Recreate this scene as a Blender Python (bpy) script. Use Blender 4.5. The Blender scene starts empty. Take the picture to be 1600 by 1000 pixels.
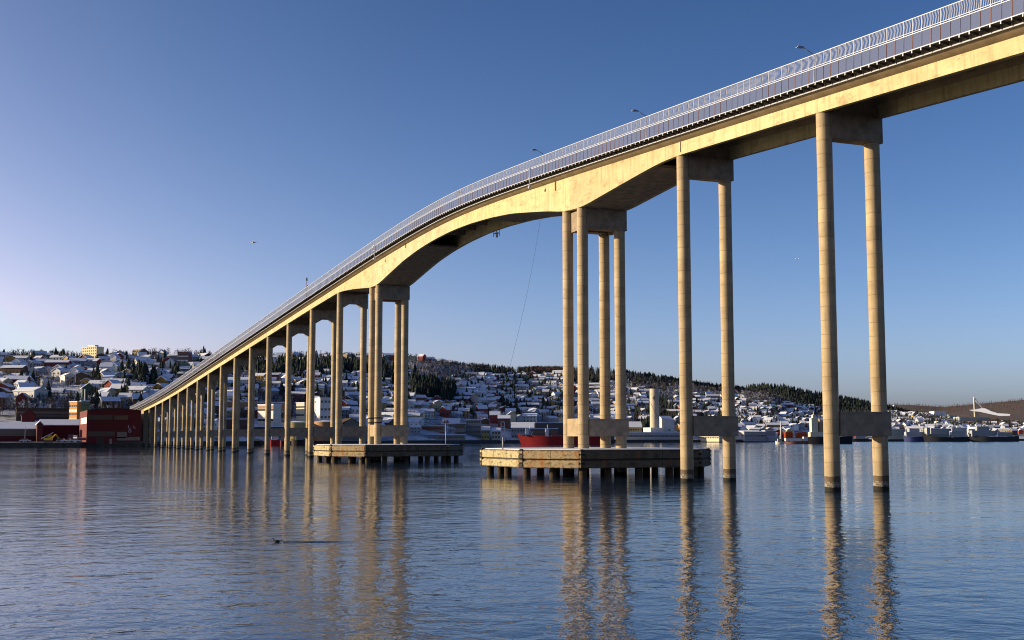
import bpy, math, random
import numpy as np
from mathutils import Vector, Matrix
R = math.radians
random.seed(7); rng = np.random.default_rng(7)
scene = bpy.context.scene

# ------------------------------------------------------------------ camera, light, exposure
YAW, PITCH, FPX, CAMH = 0.39941, 0.094901, 1913.94, 4.274
cam_d = bpy.data.cameras.new('camera'); cam = bpy.data.objects.new('camera', cam_d)
scene.collection.objects.link(cam); scene.camera = cam
cam_d.sensor_width = 36; cam_d.lens = 36 * FPX / 1600
cam_d.clip_start = 0.5; cam_d.clip_end = 30000
cam.location = (0, 0, CAMH); cam.rotation_euler = (math.pi / 2 + PITCH, 0, -YAW)

SUN_AZ, SUN_EL = R(295), R(12)
world = bpy.data.worlds.new('World'); scene.world = world; world.use_nodes = True
wn = world.node_tree; wn.nodes.clear()
sky = wn.nodes.new('ShaderNodeTexSky'); sky.sky_type = 'NISHITA'; sky.sun_disc = False
sky.sun_elevation = SUN_EL; sky.sun_rotation = SUN_AZ; sky.altitude = 0
sky.air_density = 0.4; sky.dust_density = 1.8; sky.ozone_density = 3.0
# colour response of the picture: a gain and a gamma per channel, the same over the whole sky
sep = wn.nodes.new('ShaderNodeSeparateColor'); comb = wn.nodes.new('ShaderNodeCombineColor'); wn.links.new(sky.outputs[0], sep.inputs[0])
for ch, (g_, b_) in enumerate(((2.02, 3.48), (1.62, 2.0), (1.34, 1.14))):
    m1 = wn.nodes.new('ShaderNodeMath'); m1.operation = 'MULTIPLY'; m1.inputs[1].default_value = .1
    m2 = wn.nodes.new('ShaderNodeMath'); m2.operation = 'POWER'; m2.inputs[1].default_value = g_
    m3 = wn.nodes.new('ShaderNodeMath'); m3.operation = 'MULTIPLY'; m3.inputs[1].default_value = math.exp(b_) * 10 / 1.78
    mn = wn.nodes.new('ShaderNodeMath'); mn.operation = 'MINIMUM'; mn.inputs[1].default_value = ((.66, .74, .98)[ch] / math.exp(b_)) ** (1 / g_)
    wn.links.new(sep.outputs[ch], m1.inputs[0]); wn.links.new(m1.outputs[0], mn.inputs[0]); wn.links.new(mn.outputs[0], m2.inputs[0]); wn.links.new(m2.outputs[0], m3.inputs[0]); wn.links.new(m3.outputs[0], comb.inputs[ch])
bg = wn.nodes.new('ShaderNodeBackground'); bg.inputs[1].default_value = 0.10
wo = wn.nodes.new('ShaderNodeOutputWorld')
wn.links.new(comb.outputs[0], bg.inputs[0]); wn.links.new(bg.outputs[0], wo.inputs[0])

sun_d = bpy.data.lights.new('sun', 'SUN'); sun_d.energy = 5.0; sun_d.angle = R(0.53); sun_d.color = (1.0, 0.80, 0.51)
sun = bpy.data.objects.new('sun', sun_d); scene.collection.objects.link(sun)
sdir = Vector((math.sin(SUN_AZ) * math.cos(SUN_EL), math.cos(SUN_AZ) * math.cos(SUN_EL), math.sin(SUN_EL)))
sun.rotation_euler = (-sdir).to_track_quat('-Z', 'Y').to_euler(); sun.location = (-300, 100, 200)

vs = scene.view_settings; vs.view_transform = 'Standard'; vs.look = 'None'; vs.gamma = 1; vs.exposure = 0.9
try: vs.use_curve_mapping = False
except Exception: pass
scene.render.engine = 'CYCLES'
scene.cycles.use_denoising = True; scene.cycles.pixel_filter_type = 'BLACKMAN_HARRIS'; scene.cycles.filter_width = 1.05
scene.cycles.max_bounces = 6; scene.cycles.transparent_max_bounces = 16
scene.cycles.sample_clamp_indirect = 6.0

# ------------------------------------------------------------------ picture <-> place helpers
SY, CY = math.sin(YAW), math.cos(YAW); SP, CP = math.sin(PITCH), math.cos(PITCH)
FH = FPX / CP
def XY(u, D):
    L = (u - 800) / FH * D
    return D * SY + L * CY, D * CY - L * SY
def ZY(y, D):
    k = (500 - y) / FPX
    return CAMH + D * (k * CP + SP) / (CP - k * SP)
def UD(X, Y):
    D = X * SY + Y * CY; L = X * CY - Y * SY
    return 800 + FH * L / D, D
def Ypx(D, Z):
    dz = Z - CAMH
    return 500 - FPX * (dz * CP - D * SP) / (D * CP + dz * SP)

# ------------------------------------------------------------------ materials
MATS = {}
def nodes(name):
    m = bpy.data.materials.new(name); m.use_nodes = True
    nt = m.node_tree; b = nt.nodes['Principled BSDF']; MATS[name] = m
    return m, nt, b
def N(nt, typ, **kw):
    n = nt.nodes.new(typ)
    for k, v in kw.items(): setattr(n, k, v)
    return n
def noise(nt, scale, detail=4, rough=.6, vec=None, dist=0):
    n = N(nt, 'ShaderNodeTexNoise'); n.inputs['Scale'].default_value = scale
    n.inputs['Detail'].default_value = detail; n.inputs['Roughness'].default_value = rough
    n.inputs['Distortion'].default_value = dist
    if vec is not None: nt.links.new(vec, n.inputs['Vector'])
    return n.outputs['Fac']
def ramp(nt, fac, stops):
    r = N(nt, 'ShaderNodeValToRGB'); e = r.color_ramp.elements
    while len(e) < len(stops): e.new(.5)
    for i, (p, c) in enumerate(stops):
        e[i].position = p; e[i].color = (*c, 1) if len(c) == 3 else c
    nt.links.new(fac, r.inputs[0]); return r.outputs[0]
def mix(nt, fac, a, b, mode='MIX'):
    n = N(nt, 'ShaderNodeMix', data_type='RGBA', blend_type=mode)
    for sock, v in ((n.inputs[0], fac), (n.inputs[6], a), (n.inputs[7], b)):
        if isinstance(v, (int, float)): sock.default_value = v
        elif isinstance(v, tuple): sock.default_value = (*v, 1)
        else: nt.links.new(v, sock)
    return n.outputs[2]
def maths(nt, op, a, b=None, clamp=False):
    n = N(nt, 'ShaderNodeMath', operation=op, use_clamp=clamp)
    for i, v in enumerate((a, b)):
        if v is None: continue
        if isinstance(v, (int, float)): n.inputs[i].default_value = v
        else: nt.links.new(v, n.inputs[i])
    return n.outputs[0]
def coords(nt, kind='Object', scale=None):
    t = N(nt, 'ShaderNodeTexCoord'); v = t.outputs[kind]
    if scale:
        mp = N(nt, 'ShaderNodeMapping'); mp.inputs['Scale'].default_value = scale
        nt.links.new(v, mp.inputs['Vector']); v = mp.outputs[0]
    return v
def bump(nt, b, h, strength=.3, dist=.05):
    n = N(nt, 'ShaderNodeBump'); n.inputs['Strength'].default_value = strength; n.inputs['Distance'].default_value = dist
    nt.links.new(h, n.inputs['Height']); nt.links.new(n.outputs[0], b.inputs['Normal'])
def plain(name, col, rough=.8, var=.25, scale=1.5, metal=0, spec=.3):
    m, nt, b = nodes(name)
    f = noise(nt, scale, 5, .65, coords(nt))
    lo = tuple(c * (1 - var) for c in col); hi = tuple(min(1, c * (1 + var)) for c in col)
    nt.links.new(ramp(nt, f, [(.3, lo), (.7, hi)]), b.inputs['Base Color'])
    b.inputs['Roughness'].default_value = rough; b.inputs['Metallic'].default_value = metal
    b.inputs['Specular IOR Level'].default_value = spec
    return m

def m_girder():
    m, nt, b = nodes('girder_concrete')
    v = coords(nt)
    base = ramp(nt, noise(nt, .55, 6, .65, v), [(.3, (.39, .34, .205)), (.7, (.50, .445, .285))])
    streak = noise(nt, 1.0, 5, .7, coords(nt, scale=(1, 1.9, .16)))
    base = mix(nt, ramp(nt, streak, [(.50, (0, 0, 0)), (.72, (.75, .75, .75))]), base, (.22, .165, .10))
    blot = noise(nt, .9, 8, .75, coords(nt, scale=(1, .5, 1.4)))
    base = mix(nt, ramp(nt, blot, [(.54, (0, 0, 0)), (.64, (.65, .65, .65))]), base, (.25, .18, .11))
    brick = N(nt, 'ShaderNodeTexBrick'); brick.offset = .5
    brick.inputs['Scale'].default_value = 1; brick.inputs['Mortar Size'].default_value = .006
    brick.inputs['Brick Width'].default_value = 2.4; brick.inputs['Row Height'].default_value = .21
    brick.inputs['Color1'].default_value = (1, 1, 1, 1); brick.inputs['Color2'].default_value = (.95, .94, .93, 1); brick.inputs['Mortar'].default_value = (.84, .82, .8, 1)
    sw = N(nt, 'ShaderNodeSeparateXYZ'); nt.links.new(v, sw.inputs[0])
    cb = N(nt, 'ShaderNodeCombineXYZ'); nt.links.new(sw.outputs[1], cb.inputs[0]); nt.links.new(sw.outputs[2], cb.inputs[1])
    nt.links.new(cb.outputs[0], brick.inputs['Vector'])
    base = mix(nt, 1.0, base, brick.outputs['Color'], 'MULTIPLY')
    oi = N(nt, 'ShaderNodeObjectInfo'); base = mix(nt, 1.0, base, oi.outputs['Color'], 'MULTIPLY')
    nt.links.new(base, b.inputs['Base Color']); b.inputs['Roughness'].default_value = .85; b.inputs['Specular IOR Level'].default_value = .2
    bump(nt, b, noise(nt, 6, 6, .7, v), .25, .03)
    return m
def m_column():
    m, nt, b = nodes('column_concrete')
    v = coords(nt)
    sp = N(nt, 'ShaderNodeSeparateXYZ'); nt.links.new(v, sp.inputs[0]); z = sp.outputs[2]
    base = ramp(nt, noise(nt, .8, 6, .7, v), [(.3, (.30, .235, .15)), (.7, (.42, .335, .22))])
    # rings left by the climbing formwork: tone per lift and a dark line between lifts
    zj = maths(nt, 'ADD', z, maths(nt, 'MULTIPLY', noise(nt, 1.5, 2, .5, v), .03))
    lift = N(nt, 'ShaderNodeTexWhiteNoise', noise_dimensions='1D'); nt.links.new(maths(nt, 'FLOOR', maths(nt, 'DIVIDE', zj, 1.12)), lift.inputs['W'])
    tone = ramp(nt, lift.outputs[0], [(0, (.92, .91, .90)), (1, (1.05, 1.04, 1.02))])
    base = mix(nt, 1.0, base, tone, 'MULTIPLY')
    fr = maths(nt, 'FRACT', maths(nt, 'DIVIDE', zj, 1.12))
    line = maths(nt, 'LESS_THAN', fr, .055)
    base = mix(nt, maths(nt, 'MULTIPLY', line, .34), base, (.10, .07, .045))
    base = mix(nt, 1.0, base, ramp(nt, noise(nt, .16, 4, .6, v), [(.35, (.80, .77, .74)), (.65, (1.12, 1.12, 1.12))]), 'MULTIPLY')
    st = noise(nt, 1.6, 6, .7, coords(nt, scale=(2.5, 2.5, .12)))
    base = mix(nt, ramp(nt, st, [(.5, (0, 0, 0)), (.72, (.55, .55, .55))]), base, (.13, .09, .055))
    # tide zone: weed, barnacles
    zz = maths(nt, 'ADD', z, maths(nt, 'MULTIPLY', noise(nt, 2.2, 5, .7, v), .5))
    tide = maths(nt, 'LESS_THAN', zz, 1.4)
    base = mix(nt, tide, base, mix(nt, noise(nt, 5, 5, .7, v), (.07, .05, .03), (.13, .095, .06)))
    barn = maths(nt, 'MULTIPLY', maths(nt, 'LESS_THAN', zz, 1.0), maths(nt, 'GREATER_THAN', noise(nt, 6, 3, .6, v), .47))
    base = mix(nt, barn, base, (.22, .20, .17))
    weed = maths(nt, 'LESS_THAN', zz, .58)
    base = mix(nt, weed, base, (.018, .016, .012))
    nt.links.new(base, b.inputs['Base Color']); b.inputs['Roughness'].default_value = .82; b.inputs['Specular IOR Level'].default_value = .2
    h = maths(nt, 'ADD', noise(nt, 7, 6, .7, v), maths(nt, 'MULTIPLY', line, -1.2))
    bump(nt, b, h, .3, .04)
    return m
def m_platform(name, c1, c2, rust):
    m, nt, b = nodes(name)
    v = coords(nt)
    base = ramp(nt, noise(nt, .9, 7, .7, v), [(.3, c1), (.7, c2)])
    fine = noise(nt, 2.4, 7, .78, coords(nt, scale=(.7, .7, 1.6)))
    sz = N(nt, 'ShaderNodeSeparateXYZ'); nt.links.new(v, sz.inputs[0])
    zr = maths(nt, 'ADD', sz.outputs[2], maths(nt, 'MULTIPLY', maths(nt, 'SUBTRACT', noise(nt, 1.7, 6, .8, v), .5), .62))
    b1 = maths(nt, 'GREATER_THAN', zr, 2.74); b2 = maths(nt, 'LESS_THAN', maths(nt, 'ABSOLUTE', maths(nt, 'SUBTRACT', zr, 1.88)), .10); b3 = maths(nt, 'LESS_THAN', zr, 1.08)
    grime = maths(nt, 'MULTIPLY', maths(nt, 'MAXIMUM', b1, maths(nt, 'MAXIMUM', b2, b3)), .82)
    base = mix(nt, ramp(nt, fine, [(.53, (0, 0, 0)), (.62, (.85, .85, .85))]), base, (.06, .042, .024))
    st = noise(nt, .9, 6, .7, coords(nt, scale=(1.4, 1.4, .35)))
    base = mix(nt, ramp(nt, st, [(.58 - rust, (0, 0, 0)), (.66, (.9, .9, .9))]), base, (.30, .11, .03))
    base = mix(nt, grime, base, (.045, .03, .018))
    nt.links.new(base, b.inputs['Base Color']); b.inputs['Roughness'].default_value = .9; b.inputs['Specular IOR Level'].default_value = .2
    bump(nt, b, fine, 1.0, .12)
    return m
def m_water():
    m, nt, b = nodes('sea_water')
    b.inputs['Base Color'].default_value = (.012, .032, .068, 1)
    b.inputs['Roughness'].default_value = .045; b.inputs['IOR'].default_value = 1.333
    b.inputs['Specular IOR Level'].default_value = .5
    v = coords(nt)
    big = noise(nt, .018, 3, .55, coords(nt, scale=(1, 1.6, 1)))
    patch = ramp(nt, big, [(.36, (.42, .42, .42)), (.64, (1, 1, 1))])
    sx = N(nt, 'ShaderNodeSeparateXYZ'); nt.links.new(v, sx.inputs[0])      # open, windier water east of the bridge
    wz = maths(nt, 'MULTIPLY', maths(nt, 'SUBTRACT', maths(nt, 'SUBTRACT', sx.outputs[0], maths(nt, 'MULTIPLY', sx.outputs[1], .60)), 12.0), .012, True)
    n1 = noise(nt, .30, 2, .5, coords(nt, scale=(1.0, 1.4, 1)), .3)
    n2 = noise(nt, 1.15, 2.5, .5, v, .5)
    n3 = noise(nt, 5.0, 2.5, .55, v)
    h = maths(nt, 'ADD', maths(nt, 'MULTIPLY', n1, .20), maths(nt, 'ADD', maths(nt, 'MULTIPLY', n2, .125), maths(nt, 'MULTIPLY', n3, .030)))
    h = maths(nt, 'MULTIPLY', h, maths(nt, 'MAXIMUM', patch, maths(nt, 'MULTIPLY', wz, 1.5)))
    nt.links.new(maths(nt, 'ADD', ramp(nt, big, [(.36, (.012,) * 3), (.66, (.05,) * 3)]), maths(nt, 'MULTIPLY', wz, .10)), b.inputs['Roughness'])
    bp = N(nt, 'ShaderNodeBump'); bp.inputs['Strength'].default_value = 1.0; bp.inputs['Distance'].default_value = .36
    nt.links.new(h, bp.inputs['Height']); nt.links.new(bp.outputs[0], b.inputs['Normal'])
    return m
def m_ground():
    m, nt, b = nodes('snow_ground')
    v = coords(nt)
    n = noise(nt, .06, 8, .75, v)
    base = ramp(nt, n, [(.47, (.48, .52, .62)), (.54, (.22, .235, .27)), (.62, (.05, .047, .045))])
    nt.links.new(base, b.inputs['Base Color']); b.inputs['Roughness'].default_value = .9
    bump(nt, b, noise(nt, .25, 6, .7, v), .5, 1.0)
    return m
def m_objcol(name, var=.18, scale=.6, rough=.75):
    m, nt, b = nodes(name)
    oi = N(nt, 'ShaderNodeObjectInfo')
    f = ramp(nt, noise(nt, scale, 5, .65, coords(nt)), [(.3, (1 - var,) * 3), (.7, (1, 1, 1))])
    c = mix(nt, 1.0, oi.outputs['Color'], f, 'MULTIPLY')
    lines = N(nt, 'ShaderNodeTexWave', bands_direction='Z'); lines.inputs['Scale'].default_value = 1.4
    c = mix(nt, .12, c, ramp(nt, lines.outputs['Fac'], [(.0, (.5,) * 3), (.3, (1, 1, 1))]), 'MULTIPLY')
    c = mix(nt, 1.0, c, (.78, .78, .78), 'MULTIPLY')
    nt.links.new(c, b.inputs['Base Color']); b.inputs['Roughness'].default_value = rough; b.inputs['Specular IOR Level'].default_value = .25
    return m
def m_panel():
    m, nt, b = nodes('railing_mesh')
    b.inputs['Base Color'].default_value = (.055, .065, .12, 1); b.inputs['Roughness'].default_value = .6
    tr = N(nt, 'ShaderNodeBsdfTransparent'); mx = N(nt, 'ShaderNodeMixShader'); mx.inputs[0].default_value = .55
    out = nt.nodes['Material Output']
    nt.links.new(tr.outputs[0], mx.inputs[1]); nt.links.new(b.outputs[0], mx.inputs[2]); nt.links.new(mx.outputs[0], out.inputs[0])
    return m
def m_ridge(name, c1, c2, snow=.0, sc=.02):
    m, nt, b = nodes(name)
    v = coords(nt)
    base = ramp(nt, noise(nt, sc, 8, .7, v), [(.3, c1), (.7, c2)])
    if snow: base = mix(nt, ramp(nt, noise(nt, sc * .25, 6, .7, v), [(.55, (0, 0, 0)), (.68, (snow,) * 3)]), base, (.5, .5, .55))
    nt.links.new(base, b.inputs['Base Color']); b.inputs['Roughness'].default_value = 1
    return m

GIRD = m_girder(); COL = m_column(); WATER = m_water(); GROUND = m_ground(); PANEL = m_panel()
DARKCON = m_platform('weathered_shaded_concrete', (.07, .055, .038), (.17, .135, .09), 0)  # darkened copy for the platforms' shaded faces, also used on roofs and small parts
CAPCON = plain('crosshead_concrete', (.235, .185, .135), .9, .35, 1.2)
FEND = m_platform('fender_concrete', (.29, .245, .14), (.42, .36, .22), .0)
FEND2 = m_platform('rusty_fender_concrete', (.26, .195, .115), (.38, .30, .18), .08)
SLAB = plain('slab_concrete', (.27, .205, .13), .9, .25, .8)
WHITE = plain('white_paint', (.41, .43, .50), .45, .08, 3)
RUSTP = plain('rusty_post', (.16, .07, .055), .7, .3, 3)
STEELD = plain('dark_steel', (.05, .045, .045), .7, .3, 2)
ASPH = plain('asphalt', (.05, .05, .052), .9, .2, 2)
SNOW = plain('roof_snow', (.58, .62, .73), .8, .06, .4)
GLASS = plain('window_glass', (.03, .035, .045), .15, .3, .5, spec=.6)
WALL = m_objcol('painted_wall')
QUAY = plain('quay_stone', (.045, .04, .035), .95, .4, .6)
CONIF = plain('conifer_needles', (.022, .032, .026), .9, .4, .2)
BIRCH = plain('bare_twigs', (.065, .056, .056), .95, .35, .1)
REDTW = plain('reddish_twigs', (.10, .05, .042), .95, .3, .1)
FROST = plain('frosted_twigs', (.42, .45, .52), .9, .25, .1)
BARK = plain('bark', (.08, .06, .05), .95, .3, 2)
LAMPM = plain('lamp_metal', (.4, .4, .42), .4, .1, 3, metal=.6)
BLACK = plain('black_rubber', (.012, .012, .013), .8, .2, 2)
GULLW = plain('gull_feathers', (.75, .75, .76), .8, .08, 10)

# ------------------------------------------------------------------ mesh builder
class MB:
    def __init__(s): s.v = []; s.f = []; s.m = []; s.mi = 0
    def quad(s, a, b, c, d):
        n = len(s.v); s.v += [a, b, c, d]; s.f.append((n, n + 1, n + 2, n + 3)); s.m.append(s.mi)
    def tri(s, a, b, c):
        n = len(s.v); s.v += [a, b, c]; s.f.append((n, n + 1, n + 2)); s.m.append(s.mi)
    def hexa(s, p):     # 8 points: bottom 4 (ccw from above), top 4
        n = len(s.v); s.v += [tuple(q) for q in p]
        for q in ((3, 2, 1, 0), (4, 5, 6, 7), (0, 1, 5, 4), (1, 2, 6, 5), (2, 3, 7, 6), (3, 0, 4, 7)):
            s.f.append(tuple(n + i for i in q)); s.m.append(s.mi)
    def box(s, x0, x1, y0, y1, z0, z1):
        s.hexa([(x0, y0, z0), (x1, y0, z0), (x1, y1, z0), (x0, y1, z0), (x0, y0, z1), (x1, y0, z1), (x1, y1, z1), (x0, y1, z1)])
    def poly_prism(s, pts, y0, y1, axis='y'):
        # pts ccw in (x,z) seen from -y ; extruded along y.  axis z: pts in (x,y) extruded in z
        n = len(s.v); k = len(pts)
        if axis == 'y':
            s.v += [(x, y0, z) for x, z in pts] + [(x, y1, z) for x, z in pts]
            s.f += [tuple(n + i for i in range(k)), tuple(n + k + i for i in reversed(range(k)))]
            s.f += [(n + i, n + k + i, n + k + (i + 1) % k, n + (i + 1) % k) for i in range(k)]
        else:
            s.v += [(x, y, y0) for x, y in pts] + [(x, y, y1) for x, y in pts]
            s.f += [tuple(n + i for i in reversed(range(k))), tuple(n + k + i for i in range(k))]
            s.f += [(n + i, n + (i + 1) % k, n + k + (i + 1) % k, n + k + i) for i in range(k)]
        s.m += [s.mi] * (k + 2)
    def cyl(s, p, q, r0, r1=None, n=12, cap=True):
        r1 = r0 if r1 is None else r1
        p = Vector(p); q = Vector(q); d = (q - p).normalized()
        up = Vector((0, 0, 1)) if abs(d.z) < .9 else Vector((1, 0, 0))
        a = d.cross(up).normalized(); b = d.cross(a)
        k = len(s.v)
        for c, r in ((p, r0), (q, r1)):
            for i in range(n):
                t = 2 * math.pi * i / n
                s.v.append(tuple(c + a * (r * math.cos(t)) + b * (r * math.sin(t))))
        for i in range(n):
            s.f.append((k + i, k + n + i, k + n + (i + 1) % n, k + (i + 1) % n)); s.m.append(s.mi)
        if cap:
            s.f.append(tuple(k + i for i in range(n))); s.f.append(tuple(k + n + i for i in reversed(range(n)))); s.m += [s.mi] * 2
    def ball(s, c, r, n=8, sz=1.0):
        k = len(s.v); rows = n // 2 + 1
        for j in range(rows):
            th = math.pi * j / (rows - 1)
            for i in range(n):
                ph = 2 * math.pi * i / n
                s.v.append((c[0] + r * math.sin(th) * math.cos(ph), c[1] + r * math.sin(th) * math.sin(ph), c[2] + r * sz * math.cos(th)))
        for j in range(rows - 1):
            for i in range(n):
                s.f.append((k + j * n + i, k + (j + 1) * n + i, k + (j + 1) * n + (i + 1) % n, k + j * n + (i + 1) % n)); s.m.append(s.mi)
    def mesh(s, name, mats, smooth=False):
        me = bpy.data.meshes.new(name); me.from_pydata(s.v, [], s.f)
        for m in (mats if isinstance(mats, (list, tuple)) else [mats]): me.materials.append(m)
        if any(s.m): me.polygons.foreach_set('material_index', s.m)
        me.polygons.foreach_set('use_smooth', [bool(smooth)] * len(me.polygons))
        me.update(); return me
    def build(s, name, mats, parent=None, smooth=False, kind=None, loc=None, rz=0, color=None):
        return add(s.mesh(name, mats, smooth), name, parent, loc, rz, color, kind)
COLL = scene.collection
def add(me, name, parent=None, loc=None, rz=0, color=None, kind=None, rot=None):
    o = bpy.data.objects.new(name, me); COLL.objects.link(o)
    if parent is not None: o.parent = parent
    if loc is not None: o.location = loc
    if rz: o.rotation_euler = (0, 0, rz)
    if rot is not None: o.rotation_euler = rot
    if color is not None: o.color = (*color, 1)
    if kind: o['kind'] = kind
    return o
def tag(o, label, cat, group=None):
    o['label'] = label; o['category'] = cat
    if group: o['group'] = group
    return o
def thing(name, loc, label, cat, group=None, rz=0):
    o = add(None, name, None, loc, rz); o.empty_display_size = .5
    return tag(o, label, cat, group)
def smooth_angle(o, deg=40):
    me = o.data
    me.polygons.foreach_set('use_smooth', [True] * len(me.polygons))
    try: me.set_sharp_from_angle(angle=R(deg))
    except Exception: pass
    return o
def bigmesh(name, V, F, mats, mi=None, kind='stuff'):
    me = bpy.data.meshes.new(name)
    V = np.asarray(V, np.float32); F = np.asarray(F, np.int32)
    me.vertices.add(len(V)); me.vertices.foreach_set('co', V.ravel())
    me.loops.add(F.size); me.loops.foreach_set('vertex_index', F.ravel())
    me.polygons.add(len(F)); me.polygons.foreach_set('loop_start', np.arange(0, F.size, F.shape[1], dtype=np.int32))
    for m in mats: me.materials.append(m)
    if mi is not None: me.polygons.foreach_set('material_index', np.asarray(mi, np.int32))
    me.polygons.foreach_set('use_smooth', [False] * len(F)); me.update(calc_edges=True); me.validate()
    return add(me, name, kind=kind)

# ------------------------------------------------------------------ water
wb = MB(); wb.quad((-9000, -3000, 0), (12000, -3000, 0), (12000, 12000, 0), (-9000, 12000, 0))
wb.build('sea', WATER, kind='structure')

# ------------------------------------------------------------------ hillside terrain
def I(u, pts): return np.interp(u, [p[0] for p in pts], [p[1] for p in pts])
RS = [(-900, 430), (-600, 460), (0, 492), (126, 494), (132, 507), (222, 507), (228, 560), (260, 580), (400, 625), (600, 720), (750, 800), (950, 900), (1140, 950), (1200, 990), (1400, 1090), (1600, 1250), (2400, 1600)]
RR = [(-900, 900), (0, 1050), (300, 1150), (600, 1400), (800, 1700), (1000, 2000), (1200, 2200), (1400, 2500), (1600, 2900), (2400, 3300)]
YRG = [(-900, 590), (-600, 575), (0, 562), (100, 564), (200, 560), (300, 559), (400, 561), (480, 557), (560, 560), (640, 561), (700, 572), (750, 578), (800, 583), (870, 582), (940, 584),
       (1000, 592), (1050, 599), (1100, 607), (1150, 613), (1200, 619), (1240, 633), (1290, 644), (1380, 647), (1450, 649), (1500, 657), (1600, 664), (1750, 668), (2400, 672)]
QZ = 2.0
def shore(u): return I(u, RS)
def ridge(u): return I(u, RR)
def HD(u, D):
    rs, rr = shore(u), ridge(u)
    hr = ZY(I(u, YRG), rr)
    ap = 45 + 25 * (u < 230)
    t = (D - rs - ap) / (rr - rs - ap)
    tt = np.clip(t, 0, 1)
    s = tt ** .92
    h = QZ + (hr - QZ) * s
    X, Y = XY(u, D)
    wob = np.sin(X * .021 + 1.3) * np.cos(Y * .017) * 2.6 + np.sin(X * .047 + Y * .039) * 1.2
    h = h + wob * np.clip(tt * 3, 0, 1) * np.clip((1.0 - tt) * 4 + .25, 0, 1)
    return np.where(t > 1, h - (hr * .35) * np.clip(t - 1, 0, 1), h)
def HXY(X, Y):
    u, D = UD(X, Y); return float(HD(u, D))
us = np.concatenate([np.arange(-900, 120, 12), [123, 126, 130, 133], np.arange(140, 222, 10), [222, 225, 228, 232], np.arange(240, 1700, 8), np.arange(1700, 2401, 25)]).astype(float)
rows = []
for u in us:
    rs, rr = shore(u), ridge(u); ap = 45 + 25 * (u < 230)
    Ds = np.concatenate([[rs - .4, rs, rs + ap * .5], np.linspace(rs + ap, rr, 64), rr + (rr - rs) * np.array([.1, .3, .7])])
    Zs = HD(u, Ds); Zs[0] = -3; Zs[1] = QZ
    Xs, Ys = XY(u, Ds); rows.append(np.stack([Xs, Ys, Zs], 1))
nr = len(rows[0]); V = np.concatenate(rows)
i, j = np.meshgrid(np.arange(len(us) - 1), np.arange(nr - 1), indexing='ij')
a0 = (i * nr + j).ravel(); F = np.stack([a0, a0 + nr, a0 + nr + 1, a0 + 1], 1)
mi = (j.ravel() == 0).astype(int)
terrain = bigmesh('hillside', V, F, [GROUND, QUAY], mi, 'structure')
terrain.data.polygons.foreach_set('use_smooth', [True] * len(terrain.data.polygons))

def ridge_mesh(name, pts, D0, D1, mat, y0=690):
    uu = np.arange(pts[0][0], pts[-1][0] + 1, 10.); rws = []
    for u in uu:
        yr = I(u, pts); Dr = D1; r = []
        for k in range(14):
            t = k / 13; D = D0 + (D1 - D0) * t
            z = 3 + (ZY(yr, D1) - 3) * t ** .8 + math.sin(u * .05 + k) * 3 * t * (1 - t) * 4
            x, y = XY(u, D); r.append((x, y, z))
        x, y = XY(u, D1 * 1.15); r.append((x, y, ZY(yr, D1) * .6))
        rws.append(r)
    nr = len(rws[0]); V = np.array(rws).reshape(-1, 3)
    i, j = np.meshgrid(np.arange(len(uu) - 1), np.arange(nr - 1), indexing='ij')
    a0 = (i * nr + j).ravel(); F = np.stack([a0, a0 + nr, a0 + nr + 1, a0 + 1], 1)
    o = bigmesh(name, V, F, [mat], None, 'structure'); o.data.polygons.foreach_set('use_smooth', [True] * len(F)); return o
DRK = [(1080, 640), (1130, 618), (1160, 606), (1190, 603), (1230, 606), (1290, 619), (1350, 629), (1400, 640), (1440, 652), (1480, 668)]
FARR = [(1280, 640), (1370, 633), (1400, 632), (1430, 633), (1475, 636), (1530, 631), (1600, 625), (1700, 620), (1900, 628), (2500, 640)]
DRIDGE = m_ridge('dark_wooded_slope', (.02, .018, .018), (.045, .038, .034), 0)
ridge_mesh('wooded_ridge', DRK, 2450, 3100, DRIDGE)
FRIDGE = m_ridge('brown_wooded_slope', (.046, .034, .034), (.085, .060, .056), .40, .008)
ridge_mesh('far_hills', FARR, 3600, 4700, FRIDGE)

# ------------------------------------------------------------------ the bridge
A, W = 60.983, 4.740           # near column line, spacing across
YM = 165.79
def zdeck(y):
    d = abs(y - YM); g = .0625 if y < YM else .0570
    if y > 434:
        t = y - 434; z0 = 36.45 - (math.sqrt((g * 268.2) ** 2 + 1.82) - 1.35)
        return z0 - .0555 * t + .0000985 * t * t
    return 36.45 - (math.sqrt((g * d) ** 2 + 1.82) - 1.35)
DEPTH = [(0, 2.0), (79.6, 1.95), (101.6, 2.08), (105.2, 2.3), (109.1, 2.8), (116, 3.75), (122.1, 4.6), (124, 4.7), (127.7, 4.65), (132, 4.1), (135, 3.8), (143, 3.05),
         (150, 2.7), (158, 2.48), (166, 2.4), (174, 2.5), (181, 2.75), (188, 3.2), (195.4, 4.0), (202, 4.75), (204, 4.8), (207.7, 4.6), (213.3, 3.8), (219.3, 3.0), (226, 2.25), (229.9, 2.0), (252, 1.9), (640, 1.75)]
def depth(y): return float(np.interp(y, [p[0] for p in DEPTH], [p[1] for p in DEPTH]))
def zbot(y): # smoothed
    return zdeck(y) - (depth(y - 1.2) + 2 * depth(y) + depth(y + 1.2)) / 4
Y1, SP_ = 79.64, 22.0076
PY = [Y1 - SP_, Y1, Y1 + SP_, 123.86, 127.73, 203.86, 207.73, 229.94] + [229.94 + SP_ * k for k in range(1, 15)]
YEND = 556.0
bridge = thing('road_bridge', (A + W / 2, YM, 0), 'long concrete road bridge on paired round piers curving up over the strait', 'bridge')
BO = Vector(bridge.location)
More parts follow.
